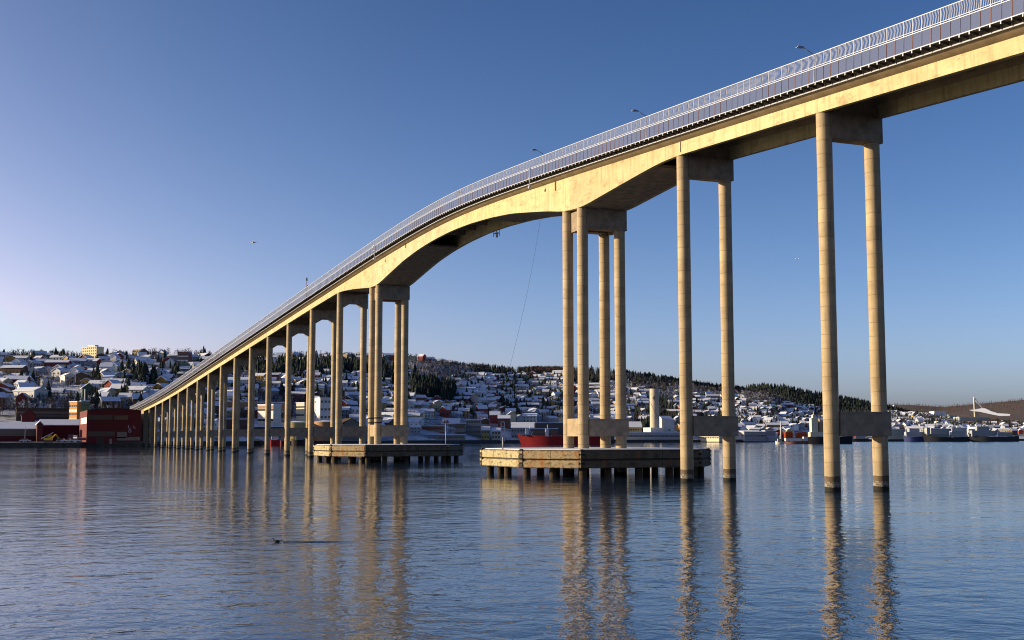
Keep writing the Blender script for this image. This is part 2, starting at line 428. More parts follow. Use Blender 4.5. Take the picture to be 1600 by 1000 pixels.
def strip(mb, prof, ys, mi=0):
    """prof(y) -> list of (x,z) closed loop; swept along y"""
    k0 = len(mb.v); L = None
    for y in ys:
        p = prof(y); L = len(p)
        mb.v += [(x - BO.x, y - BO.y, z) for x, z in p]
    for s in range(len(ys) - 1):
        for i in range(L):
            a = k0 + s * L + i; b = k0 + s * L + (i + 1) % L
            mb.f.append((a, b, b + L, a + L)); mb.m.append(mi)
    mb.f.append(tuple(k0 + i for i in reversed(range(L)))); mb.m.append(mi)
    e = k0 + (len(ys) - 1) * L
    mb.f.append(tuple(e + i for i in range(L))); mb.m.append(mi)
def yrange(a, b, st=1.5):
    n = max(2, int((b - a) / st) + 1); return list(np.linspace(a, b, n))
def rect(x0, x1, zf0, zf1): return lambda y: [(x0, zf0(y)), (x1, zf0(y)), (x1, zf1(y)), (x0, zf1(y))]

# girders, one per span and side
joints = [28.0] + [p for p in PY if p not in (127.73, 203.86)] + [YEND]
joints = [28.0, PY[0], Y1, 101.65, 117.0, 125.8, 165.79, 205.8, 229.94] + PY[8:] + [YEND]
for k in range(len(joints) - 1):
    ya, yb = joints[k] + .012, joints[k + 1] - .012
    t = random.uniform(.93, 1.05); tone = (t, t * random.uniform(.97, 1.0), t * random.uniform(.9, 1.0))
    if k == 2: tone = (1.05, 1.04, .98)
    if k == 1: tone = (.98, .95, .88)
    if k in (3, 4): tone = (.93, .90, .84)
    if k == 5: tone = (1.03, 1.02, .92)
    for x0, x1 in ((A - .62, A - .20), (A + W + .20, A + W + .62)):
        mb = MB(); strip(mb, rect(x0, x1, zbot, lambda y: zdeck(y) - .822), yrange(ya, yb))
        smooth_angle(mb.build('girder', GIRD, bridge, color=tone))
# deck slab with edge
mb = MB()
strip(mb, lambda y: [(A - 1.34, zdeck(y) - .42), (A - .625, zdeck(y) - .82), (A - .15, zdeck(y) - .82), (A - .10, zdeck(y) - .42), (A + W + .10, zdeck(y) - .42), (A + W + .15, zdeck(y) - .82), (A + W + .625, zdeck(y) - .82), (A + W + 1.34, zdeck(y) - .42), (A + W + 1.34, zdeck(y) - .03), (A - 1.34, zdeck(y) - .03)], yrange(28, 600, 2.5))
smooth_angle(mb.build('deck_slab', SLAB, bridge), 30)
mb = MB(); strip(mb, rect(A - .85, A + W + .85, lambda y: zdeck(y) - .026, lambda y: zdeck(y) + .03), yrange(28, 600, 2.5))
smooth_angle(mb.build('road_surface', ASPH, bridge), 30)
# arch soffit slabs
for ya, yb in ((106.5, 153), (178, 225)):
    mb = MB(); strip(mb, rect(A - .198, A + W + .198, lambda y: zbot(y) + .012, lambda y: zbot(y) + .32), yrange(ya, yb))
    smooth_angle(mb.build('soffit_slab', CAPCON, bridge))
# walkways
for sgn in (-1, 1):
    xa, xb = (A - 2.22, A - 1.44) if sgn < 0 else (A + W + 1.44, A + W + 2.22)
    mb = MB(); strip(mb, rect(xa + .05, xb, lambda y: zdeck(y) - .10, lambda y: zdeck(y) - .035), yrange(28, 600, 2.5))
    smooth_angle(mb.build('walkway', STEELD, bridge), 30)
    xe = A - 1.50 if sgn < 0 else A + W + 1.50
    mb = MB(); strip(mb, lambda y: [(xe + .06 * math.cos(t), zdeck(y) - .39 + .06 * math.sin(t)) for t in np.arange(6) * math.pi / 3], yrange(28, 600, 2.5))
    smooth_angle(mb.build('pipe', WHITE, bridge), 80)
# railing: bays of 0.92 m
def bay_mesh(full=True):
    mb = MB(); S = .92
    mb.mi = 0
    mb.box(-.025, .025, -.024, .024, 1.10, 2.22)                 # white upper post
    mb.box(-.028, .028, 0, S, 2.18, 2.24)
    mb.box(-.028, .028, 0, S, 1.22, 1.27)
    mb.box(-.032, .032, 0, S, 1.07, 1.135)
    mb.box(-.07, .05, 0, S, -.075, -.005)                     # white edge rail
    mb.box(-.075, -.02, -.045, .045, -.26, -.077)              # bracket end
    if full:
        for k in range(5):
            y = S * (k + 1) / 6
            mb.hexa([(-.009, y - .014, 1.272), (.009, y - .014, 1.272), (.009, y + .014, 1.272), (-.009, y + .014, 1.272),
                     (-.075, y - .014, 1.75), (-.057, y - .014, 1.75), (-.057, y + .014, 1.75), (-.075, y + .014, 1.75)])
            mb.hexa([(-.075, y - .014, 1.751), (-.057, y - .014, 1.751), (-.057, y + .014, 1.751), (-.075, y + .014, 1.751),
                     (-.009, y - .014, 2.178), (.009, y - .014, 2.178), (.009, y + .014, 2.178), (-.009, y + .014, 2.178)])
    mb.mi = 1; mb.box(-.024, .024, -.02, .02, .0, 1.068)     # rusty lower post
    mb.mi = 2; mb.quad((.01, .022, .0), (.01, S - .022, .0), (.01, S - .022, 1.065), (.01, .022, 1.065))
    mb.mi = 3                                              # bracket arm under the walkway
    mb.hexa([(-.02, -.03, -.2), (.76, -.03, -.29), (.76, .03, -.29), (-.02, .03, -.2), (-.02, -.03, -.102), (.76, -.03, -.102), (.76, .03, -.102), (-.02, .03, -.102)])
    return mb
RM = [WHITE, RUSTP, PANEL, STEELD]
bm_ = bay_mesh().mesh('railing_bay', RM)
railing = add(None, 'railing', bridge)
ybays = np.arange(43.6, YEND + 44, .92)
for k, y in enumerate(ybays[:299]):
    sl = math.atan((zdeck(y + .92) - zdeck(y)) / .92)
    o = add(bm_, 'railing_bay', railing, (A - 2.2 - BO.x, y - BO.y, zdeck(y)), rot=(sl, 0, 0))
def bays_joined(name, x, ys, flip=1):
    src = bay_mesh(); V = np.array(src.v); V[:, 0] *= flip
    F = np.array(src.f); 
    if flip < 0: F = F[:, ::-1]
    VV, FF, MM = [], [], []
    for y in ys:
        P = V.copy(); P[:, 2] += zdeck(y) + (zdeck(y + .92) - zdeck(y)) / .92 * P[:, 1]; P[:, 1] += y - BO.y; P[:, 0] += x - BO.x
        FF.append(F + len(VV) * len(V)); VV.append(P); MM.append(src.m)
    o = bigmesh(name, np.concatenate(VV), np.concatenate(FF), RM, np.concatenate(MM)); o.parent = bridge; return o
bays_joined('railing_far_reach', A - 2.2, ybays[299:])
bays_joined('opposite_railing', A + W + 2.2, ybays, -1)

# piers
def column_mesh(h, n=28):
    mb = MB(); r = .62
    k0 = 0; zs = [-3.0]; z = 1.12
    while z < h - .4: zs.append(z); z += 1.12
    zs.append(h)
    zz = [-3.0, 0.3]
    for z in zs[1:-1]: zz += [z, z]
    zz.append(h)
    # rings with a 12 mm groove at each lift
    prof = [(r + .01, -3.0)]
    for z in zs[1:-1]:
        prof += [(r, z - .03), (r - .008, z - .026), (r - .008, z - .004), (r, z)]
    prof.append((r, h))
    for rr_, z in prof:
        for i in range(n):
            t = 2 * math.pi * i / n; mb.v.append((rr_ * math.cos(t), rr_ * math.sin(t), z))
    for s in range(len(prof) - 1):
        for i in range(n):
            a = s * n + i; b = s * n + (i + 1) % n
            mb.f.append((a, b, b + n, a + n)); mb.m.append(0)
    mb.f.append(tuple((len(prof) - 1) * n + i for i in range(n))); mb.m.append(0)
    return mb
def loc(x, y, z=0): return (x - BO.x, y - BO.y, z)
zmax_l = 6.28
for k, y in enumerate(PY):
    top = zbot(y)
    for x in (A, A + W):
        o = column_mesh(top + .0, 28 if k < 10 else 14).build('column', COL, bridge, loc=loc(x, y)); smooth_angle(o, 60)
    # crosshead: beam between the columns under the girders
    dz = 2.1 if k < 3 else (2.35 if k in (3, 4, 5, 6) else 2.0)
    zb = top - dz
    mb = MB(); ch = .0 if k < 7 else .85
    x0, x1 = A + .30, A + W + .64
    pts = [(x0 - BO.x, zb - (ch if ch else 0)), (x0 + .35 + ch - BO.x, zb), (A + W - .62 - ch * .9 - BO.x, zb), (A + W - .3 - BO.x, zb - ch)] if ch else [(x0 - BO.x, zb)]
    if ch: pts = pts + [(x1 - BO.x, zb - ch), (x1 - BO.x, top - .012), (x0 - BO.x, top - .012)]
    else: pts = pts + [(x1 - BO.x, zb), (x1 - BO.x, top - .012), (x0 - BO.x, top - .012)]
    mb.poly_prism(pts, -.635, .635)
    mb.build('crosshead', CAPCON, bridge, loc=(0, y - BO.y, 0))
    # diaphragm wall between the girders above the pier
    mb = MB(); mb.box(A - .197 - BO.x, A + W + .197 - BO.x, -.45, .45, top + .01, zdeck(y) - .425)
    mb.build('diaphragm', CAPCON, bridge, loc=(0, y - BO.y, 0))
    # lower tie beam
    mb = MB(); mb.box(A + .45 - BO.x, A + W + .66 - BO.x, -.645, .645, 4.3, 6.25)
    mb.build('tie_beam', CAPCON, bridge, loc=(0, y - BO.y, 0))
for ya, yb in ((123.86, 127.73), (203.86, 207.73)):
    for x in (A, A + W):
        mb = MB(); mb.box(-.42, .42, ya + .5 - BO.y, yb - .5 - BO.y, 4.31, 6.30); mb.build('tie_beam', SLAB, bridge, loc=(x - BO.x, 0, 0))
        zt = min(zbot(ya), zbot(yb)); mb = MB(); mb.box(.12, .58, ya + .66 - BO.y, yb - .66 - BO.y, zt - 2.30, zt - .02); mb.build('crosshead_link', CAPCON, bridge, loc=(x - BO.x, 0, 0))
# black collars on the left main pier
for y in (203.86, 207.73):
    mb = MB()
    for z in (6.55, 7.35): mb.cyl((0, 0, z), (0, 0, z + .22), .66, n=20)
    mb.build('collar', BLACK, bridge, loc=loc(A, y))
# cross beams under the deck of the middle span
for y in np.arange(156.5, 176, 4.6):
    mb = MB(); mb.box(A - .197 - BO.x, A + W + .197 - BO.x, -.15, .15, zdeck(y) - 1.2, zdeck(y) - .425); mb.build('cross_beam', CAPCON, bridge, loc=(0, y - BO.y, 0))
# abutment
mb = MB(); mb.box(A - .62 - BO.x, A + W + .62 - BO.x, YEND + .02 - BO.y, 602 - BO.y, -3, 11.5)
k0 = len(mb.v); mb.build('abutment', SLAB, bridge)
mb = MB(); strip(mb, rect(A - .60, A + W + .60, lambda y: 11.52, lambda y: zdeck(y) - .43), yrange(YEND + .02, 602, 6)); mb.build('abutment_wall', SLAB, bridge)

# drain pipes on the girder face
for y, ln, mt in ((101.0, 1.0, WHITE), (129.6, 1.1, STEELD), (187.0, .6, STEELD)):
    mb = MB(); mb.cyl((0, 0, 0), (0, 0, -ln), .055, n=8); mb.build('drain_pipe', mt, bridge, loc=loc(A - .70, y, zdeck(y) - .84))
# street lamps on the far side of the deck
def street_lamp(y, dh, label):
    z = zdeck(y); t = thing('street_lamp', (A + W + .95, y, z + .03), label, 'street lamp', 'street lamps along the bridge deck')
    mb = MB(); mb.cyl((0, 0, 0), (0, 0, dh - .5), .09, .06, 8); mb.build('pole', LAMPM, t, True)
    mb = MB(); mb.cyl((0, 0, dh - .5), (-1.1, 0, dh), .045, .04, 6); mb.build('arm', LAMPM, t, True)
    mb = MB(); mb.hexa([(-1.75, -.12, dh - .05), (-1.05, -.13, dh - .06), (-1.05, .13, dh - .06), (-1.75, .12, dh - .05), (-1.65, -.07, dh + .10), (-1.1, -.08, dh + .07), (-1.1, .08, dh + .07), (-1.65, .07, dh + .10)])
    mb.build('lamp_head', LAMPM, t)
    mb = MB(); mb.box(-1.85, -1.3, -.1, .1, dh - .1, dh - .062); mb.build('lens', WHITE, t)
street_lamp(88.3, 6.15, 'street lamp rising above the railing nearest to the camera')
street_lamp(119.0, 6.2, 'street lamp above the railing over the nearer main pier')
street_lamp(147.0, 6.4, 'street lamp above the middle of the main span')
street_lamp(175.5, 5.6, 'street lamp barely showing over the railing, farthest along the deck')

# navigation lights and the signal mast
def navlight(y, label, arms):
    t = thing('navigation_light', (A - 2.32, y, zdeck(y) - 1.0), label, 'navigation light')
    mb = MB(); mb.cyl((0, 0, 0), (0, 0, 2.3), .07, n=8); mb.build('pole', WHITE, t, True)
    mb = MB(); mb.ball((0, 0, -.12), .24, 10, .8); mb.cyl((0, 0, -.02), (0, 0, .12), .13, n=8); mb.build('lamp', WHITE, t, True)
    mb = MB()
    if arms:
        mb.box(-.04, .04, .04, 1.25, 2.16, 2.26); mb.box(-.04, .04, .04, 1.0, 1.30, 1.38)
    else: mb.box(-.04, .04, .04, .35, 1.0, 1.1)
    mb.build('bracket', WHITE, t)
navlight(133.5, 'white navigation light hanging outside the railing by the nearer main pier', False)
navlight(199.1, 'white navigation light with two short arms outside the railing near the farther main pier', True)
t = thing('signal_mast', (A - 2.1, 249.0, zdeck(249) + .02), 'slim signal mast with a dark head standing at the railing', 'signal mast')
mb = MB(); mb.cyl((0, 0, 0), (0, 0, 3.6), .06, n=8); mb.build('pole', RUSTP, t, True)
mb = MB(); mb.box(-.08, .08, -.55, .55, 2.45, 2.6); mb.build('crossbar', RUSTP, t)
mb = MB(); mb.cyl((0, 0, 3.6), (0, 0, 4.25), .16, .12, 8); mb.build('signal_head', BLACK, t, True)
yn = 163.6; t = thing('underspan_light', (A + W + .9, yn, zbot(yn) + .3), 'small light cage hanging under the far edge of the main span', 'navigation light')
mb = MB()
for sx in (-.25, .25):
    for sy in (-.55, .55): mb.box(sx - .04, sx + .04, sy - .04, sy + .04, -1.0, .4)
mb.box(-.28, .28, -.6, .6, -.55, -.48); mb.box(-.28, .28, -.6, .6, -.06, .01); mb.build('cage', LAMPM, t)
mb = MB(); mb.cyl((0, -.1, -1.15), (0, -.1, -.62), .18, n=8); mb.build('lamp', WHITE, t, True)
# hanging cable
pA = (A - .3, 134.8, 30.8); xb, yb_ = XY(797, 133)[0], XY(797, 133)[1]; pB = (xb, yb_, ZY(572, 133))
t = tag(MB().build('hanging_cable', STEELD), 'thin cable trailing down from the girder beside the nearer main pier', 'cable')
mb = MB(); prev = None
for k in range(13):
    s = k / 12; p = Vector(pA).lerp(Vector(pB), s); p.x += math.sin(s * math.pi) * .25
    if prev is not None: mb.cyl(prev, p, .012, n=5, cap=False)
    prev = p
t.data = mb.mesh('hanging_cable', STEELD)

# ------------------------------------------------------------------ ship-protection platforms
def platform(cy, label, signpos):
    cx = A + W / 2
    t = thing('pier_platform', (cx, cy, 0), label, 'platform', 'octagonal platforms round the main piers')
    a, b, fx, fy = 11.55, 11.1, 7.1, 5.6
    oct_ = [(-a, fy), (-a, -fy), (-fx, -b), (fx, -b), (a, -fy), (a, fy), (fx, b), (-fx, b)]
    s = .965
    mb = MB(); mb.poly_prism([(x * s, y * s) for x, y in oct_], 2.35, 2.86, 'z'); mb.build('slab', SLAB, t)
    mb = MB(); mb.poly_prism([(x * s * 1.012, y * s * 1.012) for x, y in oct_], 2.864, 2.95, 'z'); mb.build('snow_cover', SNOW, t)
    for i in range(8):
        p = Vector((*oct_[i], 0)); q = Vector((*oct_[(i + 1) % 8], 0)); d = (q - p).normalized(); n = Vector((d.y, -d.x, 0)); n = -n if n.dot(p + q) < 0 else n
        L = (q - p).length; ang = math.atan2(d.y, d.x)
        mat = FEND if i in (0, 7) else (FEND2 if i == 1 else DARKCON)  # shade put into the colour: paler concrete on sunward faces, darker on shaded ones
        npl = max(2, int(L / 3.6))
        for r_, (z0, z1) in enumerate(((1.97, 2.88), (1.00, 1.84))):
            for kx in range(npl):
                u0 = L * kx / npl + (.28 if kx == 0 else .02); u1 = L * (kx + 1) / npl - (.28 if kx == npl - 1 else .02)
                zj = random.uniform(-.02, .02); off = random.uniform(-.02, .02)
                o = MB(); th = .34
                o.hexa([(u0, -th / 2 + off, z0 + zj), (u1, -th / 2 + off, z0 + zj), (u1, th / 2 + off, z0 + zj), (u0, th / 2 + off, z0 + zj),
                        (u0, -th / 2 + off, z1 - .16), (u1, -th / 2 + off, z1 - .16), (u1, th / 2 + off, z1 - .16), (u0, th / 2 + off, z1 - .16)])
                o.hexa([(u0 + .0, -th / 2 + off + .12, z1 - .158), (u1, -th / 2 + off + .12, z1 - .158), (u1, th / 2 + off - .02, z1 - .158), (u0, th / 2 + off - .02, z1 - .158),
                        (u0 + .0, -th / 2 + off + .20, z1), (u1, -th / 2 + off + .20, z1), (u1, th / 2 + off - .05, z1), (u0, th / 2 + off - .05, z1)])
                o.build('fender_beam', mat, t, loc=tuple(p), rz=ang)
        # groove board behind the beams, darker
        o = MB(); o.hexa([(.3, .02, 1.0), (L - .3, .02, 1.0), (L - .3, .30, 1.0), (.3, .30, 1.0), (.3, .02, 2.84), (L - .3, .02, 2.84), (L - .3, .30, 2.84), (.3, .30, 2.84)])
        o.build('backing_beam', QUAY, t, loc=tuple(p), rz=ang)
        # stub ends interlocked at the corner
        for kz in range(4):
            z = 1.08 + kz * .47
            o = MB(); o.box(-.24, .24, -.24, .24, z, z + .30); o.build('corner_block', mat if kz % 2 else DARKCON, t, loc=(p.x, p.y, 0), rz=ang)
            o = MB(); o.box(-.15, .15, -.15, .15, z + .302, z + .468); o.build('corner_spacer', BLACK, t, loc=(p.x, p.y, 0), rz=ang)
    piles = [(x * .93, y * .93) for x, y in oct_] + [(0, -b * .93), (0, b * .93), (-a * .93, 0), (a * .93, 0), (-3.7, -b * .93), (3.7, -b * .93), (-8.6, -7.3), (8.6, -7.3), (-8.6, 7.3), (-5, -3), (5, -3), (-5, 4), (5, 4)]
    for x, y in piles:
        o = MB(); o.cyl((0, 0, -2), (0, 0, 2.345), .42, n=14); smooth_angle(o.build('pile', PILE, t, loc=(x, y, 0)), 60)
    for rx, ry in ((0, -b * .86), (0, b * .86)):
        o = MB(); o.box(-fx, fx, ry - .3, ry + .3, 1.75, 2.34); o.build('edge_beam', DARKCON, t)
    return t
PILE = m_platform('wet_pile', (.05, .038, .026), (.13, .095, .06), .0)
platform(125.8, 'large weathered octagonal concrete platform standing round the nearer main pier', None)
platform(205.6, 'octagonal concrete platform standing round the farther main pier', None)

def sign_frame(u, D, ytop, label, wide):
    x, y = XY(u, D); zt = ZY(ytop, D)
    t = thing('navigation_sign', (x, y, 2.95), label, 'sign post', rz=-YAW)
    h = zt - 2.95
    mb = MB(); mb.cyl((0, 0, 0), (0, 0, h * (.45 if wide else .86)), .07, n=8); mb.build('pole', WHITE, t, True)
    mb = MB()
    if wide:
        mb.box(-.22, -.13, -.04, .04, h * .30, h); mb.box(.13, .22, -.04, .04, h * .30, h)
        for k in range(5): z = h * .32 + (h * .66) * k / 4; mb.box(-.128, .128, -.03, .03, z, z + .08)
        mb.build('frame', WHITE, t)
    else:
        mb.box(-.32, -.24, -.04, .04, h * .5, h * .86); mb.box(.24, .32, -.04, .04, h * .5, h * .86); mb.box(-.235, .235, -.035, .035, h * .84, h * .87); mb.box(-.235, .235, -.035, .035, h * .5, h * .53)
        mb.build('frame', WHITE, t)
        mb = MB(); mb.box(-.55, .55, -.3, .3, h * .88, h * .93); mb.cyl((-.25, 0, h * .93), (-.25, 0, h), .12, n=8); mb.cyl((.25, 0, h * .93), (.25, 0, h), .12, n=8); mb.build('lamp_bracket', RUSTP, t)
sign_frame(785.5, 127, 659, 'white ladder-like sign frame standing on the left end of the nearer platform', True)
sign_frame(696.5, 205, 656, 'white sign post with two lamps on the farther platform', False)

# ------------------------------------------------------------------ waterfront buildings
FR = {}
def win_mesh(w, h):
    k = (round(w, 2), round(h, 2))
    if k not in FR:
        mb = MB(); mb.box(-w / 2, w / 2, -.06, .05, 0, h); FR[k] = mb.mesh('window', GLASS)
    return FR[k]
def building(name, label, cat, u0, u1, ytop, D, dep, col, roof='flat', rows=0, cols=0, side=0, base=None, rz=0, rise=2.0, ww=1.3, wh=1.3, roofmat=None, bands=None, group=None):
    x0, y0 = XY(u0, D); x1, y1 = XY(u1, D)
    if rz == 'view': w = (u1 - u0) / FH * D; ang = -YAW; px, py = x0, y0
    elif isinstance(rz, float) and rz != 0:
        sp_ = (u1 - u0) / FH * D; be = math.atan(((u0 + u1) / 2 - 800) / FH) + YAW; e_ = R(rz) - be
        w = .66 * sp_ / math.cos(e_); dep = .34 * sp_ / math.sin(e_); ang = -R(rz); px, py = x0, y0
    else:           # axis aligned: the front wall runs from ray u0 to ray u1 at the same Y
        py = y0; px = x0; w = math.tan(math.atan((u1 - 800) / FH) + YAW) * y0 - x0; ang = 0
    zb = QZ if base is None else base
    h = ZY(ytop, D) - zb
    if roof == 'gable' or roof == 'shed': h -= rise
    t = thing(name, (px, py, zb), label, cat, group, rz=ang)
    mb = MB(); mb.box(0, w, 0, dep, -1.5, h); o = mb.build('wall', WALL, t, color=col)
    rmat = roofmat or SNOW
    mb = MB()
    if roof == 'flat': mb.box(-.25, w + .25, -.25, dep + .25, h + .003, h + .45)
    elif roof == 'gable':      # ridge along x, snow slope faces us
        mb.poly_prism([(-.5, h + .003), (dep / 2, h + rise), (dep + .5, h + .003), (dep + .5, h + .30), (dep / 2, h + rise + .32), (-.5, h + .30)], 0, w + .6)
        mb.v = [(y - .3, x, z) for x, y, z in mb.v]; mb.f = [f[::-1] for f in mb.f]
    elif roof == 'gable_front':
        n = 1
        mb.poly_prism([(-.4, h + .003), (w / 2, h + rise), (w + .4, h + .003), (w + .4, h + .3), (w / 2, h + rise + .32), (-.4, h + .3)], -.4, dep + .3)
    elif roof == 'shed':
        mb.hexa([(-.3, -.4, h + .003), (w + .3, -.4, h + .003), (w + .3, dep + .3, h + rise), (-.3, dep + .3, h + rise), (-.3, -.4, h + .35), (w + .3, -.4, h + .35), (w + .3, dep + .3, h + rise + .35), (-.3, dep + .3, h + rise + .35)])
    mb.build('roof', rmat, t)
    if roof in ('gable', 'gable_front', 'shed'):
        mb = MB()
        if roof == 'gable':
            for xx in (0.0, w): mb.tri((xx, 0, h), (xx, dep, h), (xx, dep / 2, h + rise))
        elif roof == 'gable_front':
            for yy in (0.0, dep): mb.tri((0, yy, h), (w, yy, h), (w / 2, yy, h + rise))
        else:
            for xx in (0.0, w): mb.tri((xx, 0, h), (xx, dep, h), (xx, dep, h + rise))
        mb.build('gable_wall', WALL, t, color=col)
    m = win_mesh(ww, wh)
    for r in range(rows):
        z = h * (r + .42) / rows
        for c in range(cols):
            add(m, 'window', t, (w * (c + .5) / cols, 0, z))
        for c in range(side):
            add(m, 'window', t, (0, dep * (c + .5) / side, z), -math.pi / 2)
    if bands:
        for (za, zc, bc) in bands:
            mb = MB(); mb.box(-.04, w + .04, -.07, .0, h * za, h * zc); mb.build('cladding_band', WALL, t, color=bc)
            mb = MB(); mb.box(-.07, .0, .01, dep, h * za, h * zc); mb.build('cladding_band', WALL, t, color=bc)
    return t, w, h
RED = (.26, .035, .025); DRED = (.12, .016, .02); WHT = (.78, .76, .72); CRM = (.62, .52, .34); OCH = (.5, .30, .08); GRY = (.30, .31, .33); BRN = (.13, .08, .05); BLU = (.16, .21, .30); GRN = (.15, .22, .14); ORG = (.62, .26, .06)

# the big red warehouse under the end of the bridge
x0, y0 = XY(137, 512); x1 = XY(221.5, 512)[0]; y0 = 531.0; x0 = 35.3; x1 = 56.6
t = thing('warehouse', (x0, y0, 0), 'big windowless red waterfront warehouse where the bridge lands', 'warehouse')
w = x1 - x0; zt = 15.6; dep = 46
mb = MB()
n = 10; arc = [(w * i / n, 14.9 + .9 * math.sin(math.pi * min(1, (i / n) * 1.0)) * (1.0 if i < 8 else .9)) for i in range(n + 1)]
pts = [(0, 1.2), (w, 1.2)] + arc[::-1]
mb.poly_prism(pts, 0, dep); mb.build('wall', WALL, t, color=(.16, .021, .020))
mb = MB(); 
for i in range(n):
    (xa, za), (xb_, zb_) = arc[i], arc[i + 1]
    mb.hexa([(xa, -.2, za + .003), (xb_, -.2, zb_ + .003), (xb_, dep, zb_ + .003), (xa, dep, za + .003), (xa, -.2, za + .25), (xb_, -.2, zb_ + .25), (xb_, dep, zb_ + .25), (xa, dep, za + .25)])
mb.build('roof', DARKCON, t)
for (xa, xb_, za, zb_, c) in ((.4, w * .47, 11.2, 13.2, (.16, .10, .06)), (w * .50, w * .76, 11.2, 13.0, (.22, .13, .06)), (.4, w * .52, 4.4, 6.4, (.15, .10, .07)), (w * .56, w * .74, 3.6, 6.2, (.30, .24, .19)), (w * .56, w - .2, 2.7, 4.1, (.30, .25, .20))):
    mb = MB(); mb.box(xa, xb_, -.08, 0, za, zb_); mb.build('cladding_panel', WALL, t, color=c)
mb = MB(); mb.box(-.08, 0, .3, dep * .8, 9.6, 12.2); mb.build('cladding_panel', WALL, t, color=(.85, .84, .82))
mb = MB()
for xa, zz in ((w * .765, 8.3), (w * .865, 8.3), (w * .775, 6.6)):
    mb.box(xa, xa + .22, -.09, 0, zz - .6, zz + .6); mb.box(xa + .22, xa + 1.0, -.09, 0, zz - .6, zz - .4); 
mb.box(w * .775 + .8, w * .775 + 1.0, -.09, 0, 6.2, 7.2)
mb.box(w * .775 + .22, w * .775 + .8, -.09, 0, 7.0, 7.2)
mb.build('painted_marks', WHITE, t)
for k in range(1, 9):
    mb = MB(); mb.box(w * k / 9 - .06, w * k / 9 + .06, -.05, 0, 1.3, 14.7); mb.build('cladding_seam', WALL, t, color=(.12, .02, .02))
mb = MB(); mb.box(w * .18, w * .18 + 3.2, -.06, 0, 1.25, 4.2); mb.build('loading_door', WALL, t, color=(.10, .06, .05))
mb = MB(); mb.box(w * .42, w * .42 + 1.1, -.06, 0, 1.25, 3.4); mb.build('door', WALL, t, color=(.35, .30, .27))
mb = MB(); mb.box(-3.5, -.1, 2, 30, 3.6, 3.9)
for yy in (3, 12, 21, 29): mb.box(-3.3, -3.1, yy, yy + .2, 1.5, 3.6)
for yy in np.arange(2, 30, 2.): mb.box(-3.45, -3.35, yy, yy + .1, 3.9, 4.9)
mb.build('loading_balcony', WHITE, t)
t = tag(MB().build('wharf', QUAY), 'dark stone wharf under the red warehouse', 'wharf'); mb = MB(); mb.box(x0 - 4, x1 + 1.5, y0 - 3.2, y0 + dep, -3, 1.19); t.data = mb.mesh('wharf', QUAY)

SHEDC = (.20, .17, .14)
building('shed', 'long low shed with snowy roof and grey upper wall on the left quay', 'shed', -60, 57, 659.5, 530, 26, SHEDC, 'gable', 0, 0, rise=3.0, bands=[(.02, .45, DRED)])
t, w, h = building('shed', 'dark red shed with snowy roof and pale doors beside the big warehouse', 'shed', 64, 126, 655.5, 545, 26, DRED, 'gable', 0, 0, rise=2.6, bands=[(.30, .60, DRED)])
for xx, ww_, hh, cc in ((6.5, 1.8, 1.3, (.30, .16, .15)), (11.2, 2.6, 2.8, (.36, .27, .26)), (2.2, 2.4, 2.6, (.10, .03, .03)), (14.6, 1.2, 1.0, (.28, .18, .17))):
    mb = MB(); mb.box(xx, xx + ww_, -.10, -.05, .4, .4 + hh); mb.build('door', WALL, t, color=cc)
t, w, h = building('shed', 'narrow red gabled shed end between the two long snowy sheds', 'shed', 57.5, 66, 664, 528, 16, (.08, .014, .02), 'gable_front', 0, 0, rise=1.6)
x, y = XY(73, 528); t = thing('lean_to_roof', (x, y, QZ), 'white tilted canopy in front of the red shed', 'canopy')
mb = MB(); mb.hexa([(-2, 0, 1.4), (2.6, 0, 3.9), (2.6, 4, 3.9), (-2, 4, 1.4), (-2, 0, 1.6), (2.6, 0, 4.1), (2.6, 4, 4.1), (-2, 4, 1.6)]); mb.build('canopy_roof', SNOW, t)
mb = MB(); mb.box(2.4, 2.55, .1, .2, 0, 3.88); mb.box(-1.9, -1.75, .1, .2, 0, 1.42); mb.build('post', DARKCON, t)
building('house', 'dark red gabled boathouse rising behind the left snowy shed roof', 'house', 33, 54, 649, 575, 14, DRED, 'gable_front', 0, 0, base=2.5, rise=3.2, roofmat=DARKCON)
building('apartment_block', 'long dark terrace with a row of small windows behind the left sheds', 'apartment block', 24, 107, 638.5, 620, 14, (.07, .045, .045), 'flat', 2, 16, base=5, roofmat=DARKCON, ww=.9, wh=.8, bands=[(.40, .50, (.22, .14, .1)), (.82, .9, (.2, .13, .1))])
building('apartment_block', 'bright orange and yellow apartment block left of the red warehouse', 'apartment block', 107, 124, 628.5, 610, 16, ORG, 'flat', 4, 4, 3, base=5, ww=1.1, wh=1.0, bands=[(.18, .26, WHT), (.44, .52, CRM), (.70, .78, WHT)], rz=60.)
building('apartment_block', 'green and cream apartment block end beside the orange one', 'apartment block', 125, 138, 627, 625, 12, (.16, .24, .12), 'flat', 4, 3, base=6, ww=1.2, wh=.9, bands=[(.3, .38, CRM), (.62, .7, CRM)])
building('terraced_block', 'wide block under a broad blue-white snow roof, left of two', 'apartment block', 48, 86, 606, 740, 26, GRY, 'gable', 1, 7, base=22, rise=8, rz='view')
building('terraced_block', 'wide block under a broad blue-white snow roof, right of two', 'apartment block', 89, 131, 607, 742, 26, BLU, 'gable', 1, 8, base=22, rise=8, rz='view')
building('house', 'red wooden twin-bay house with two lit dormers above the dark terrace', 'house', 26, 47, 614, 690, 10, (.15, .05, .04), 'flat', 3, 2, base=15, rise=2.5, ww=2.6, wh=1.1, rz='view')
building('hotel', 'large cream hotel block with two sunlit faces on the hilltop skyline', 'hotel', 124, 156, 543.5, 1080, 26, (.85, .74, .46), 'flat', 5, 7, 4, base=70, ww=1.6, wh=1.3, rz=58.)
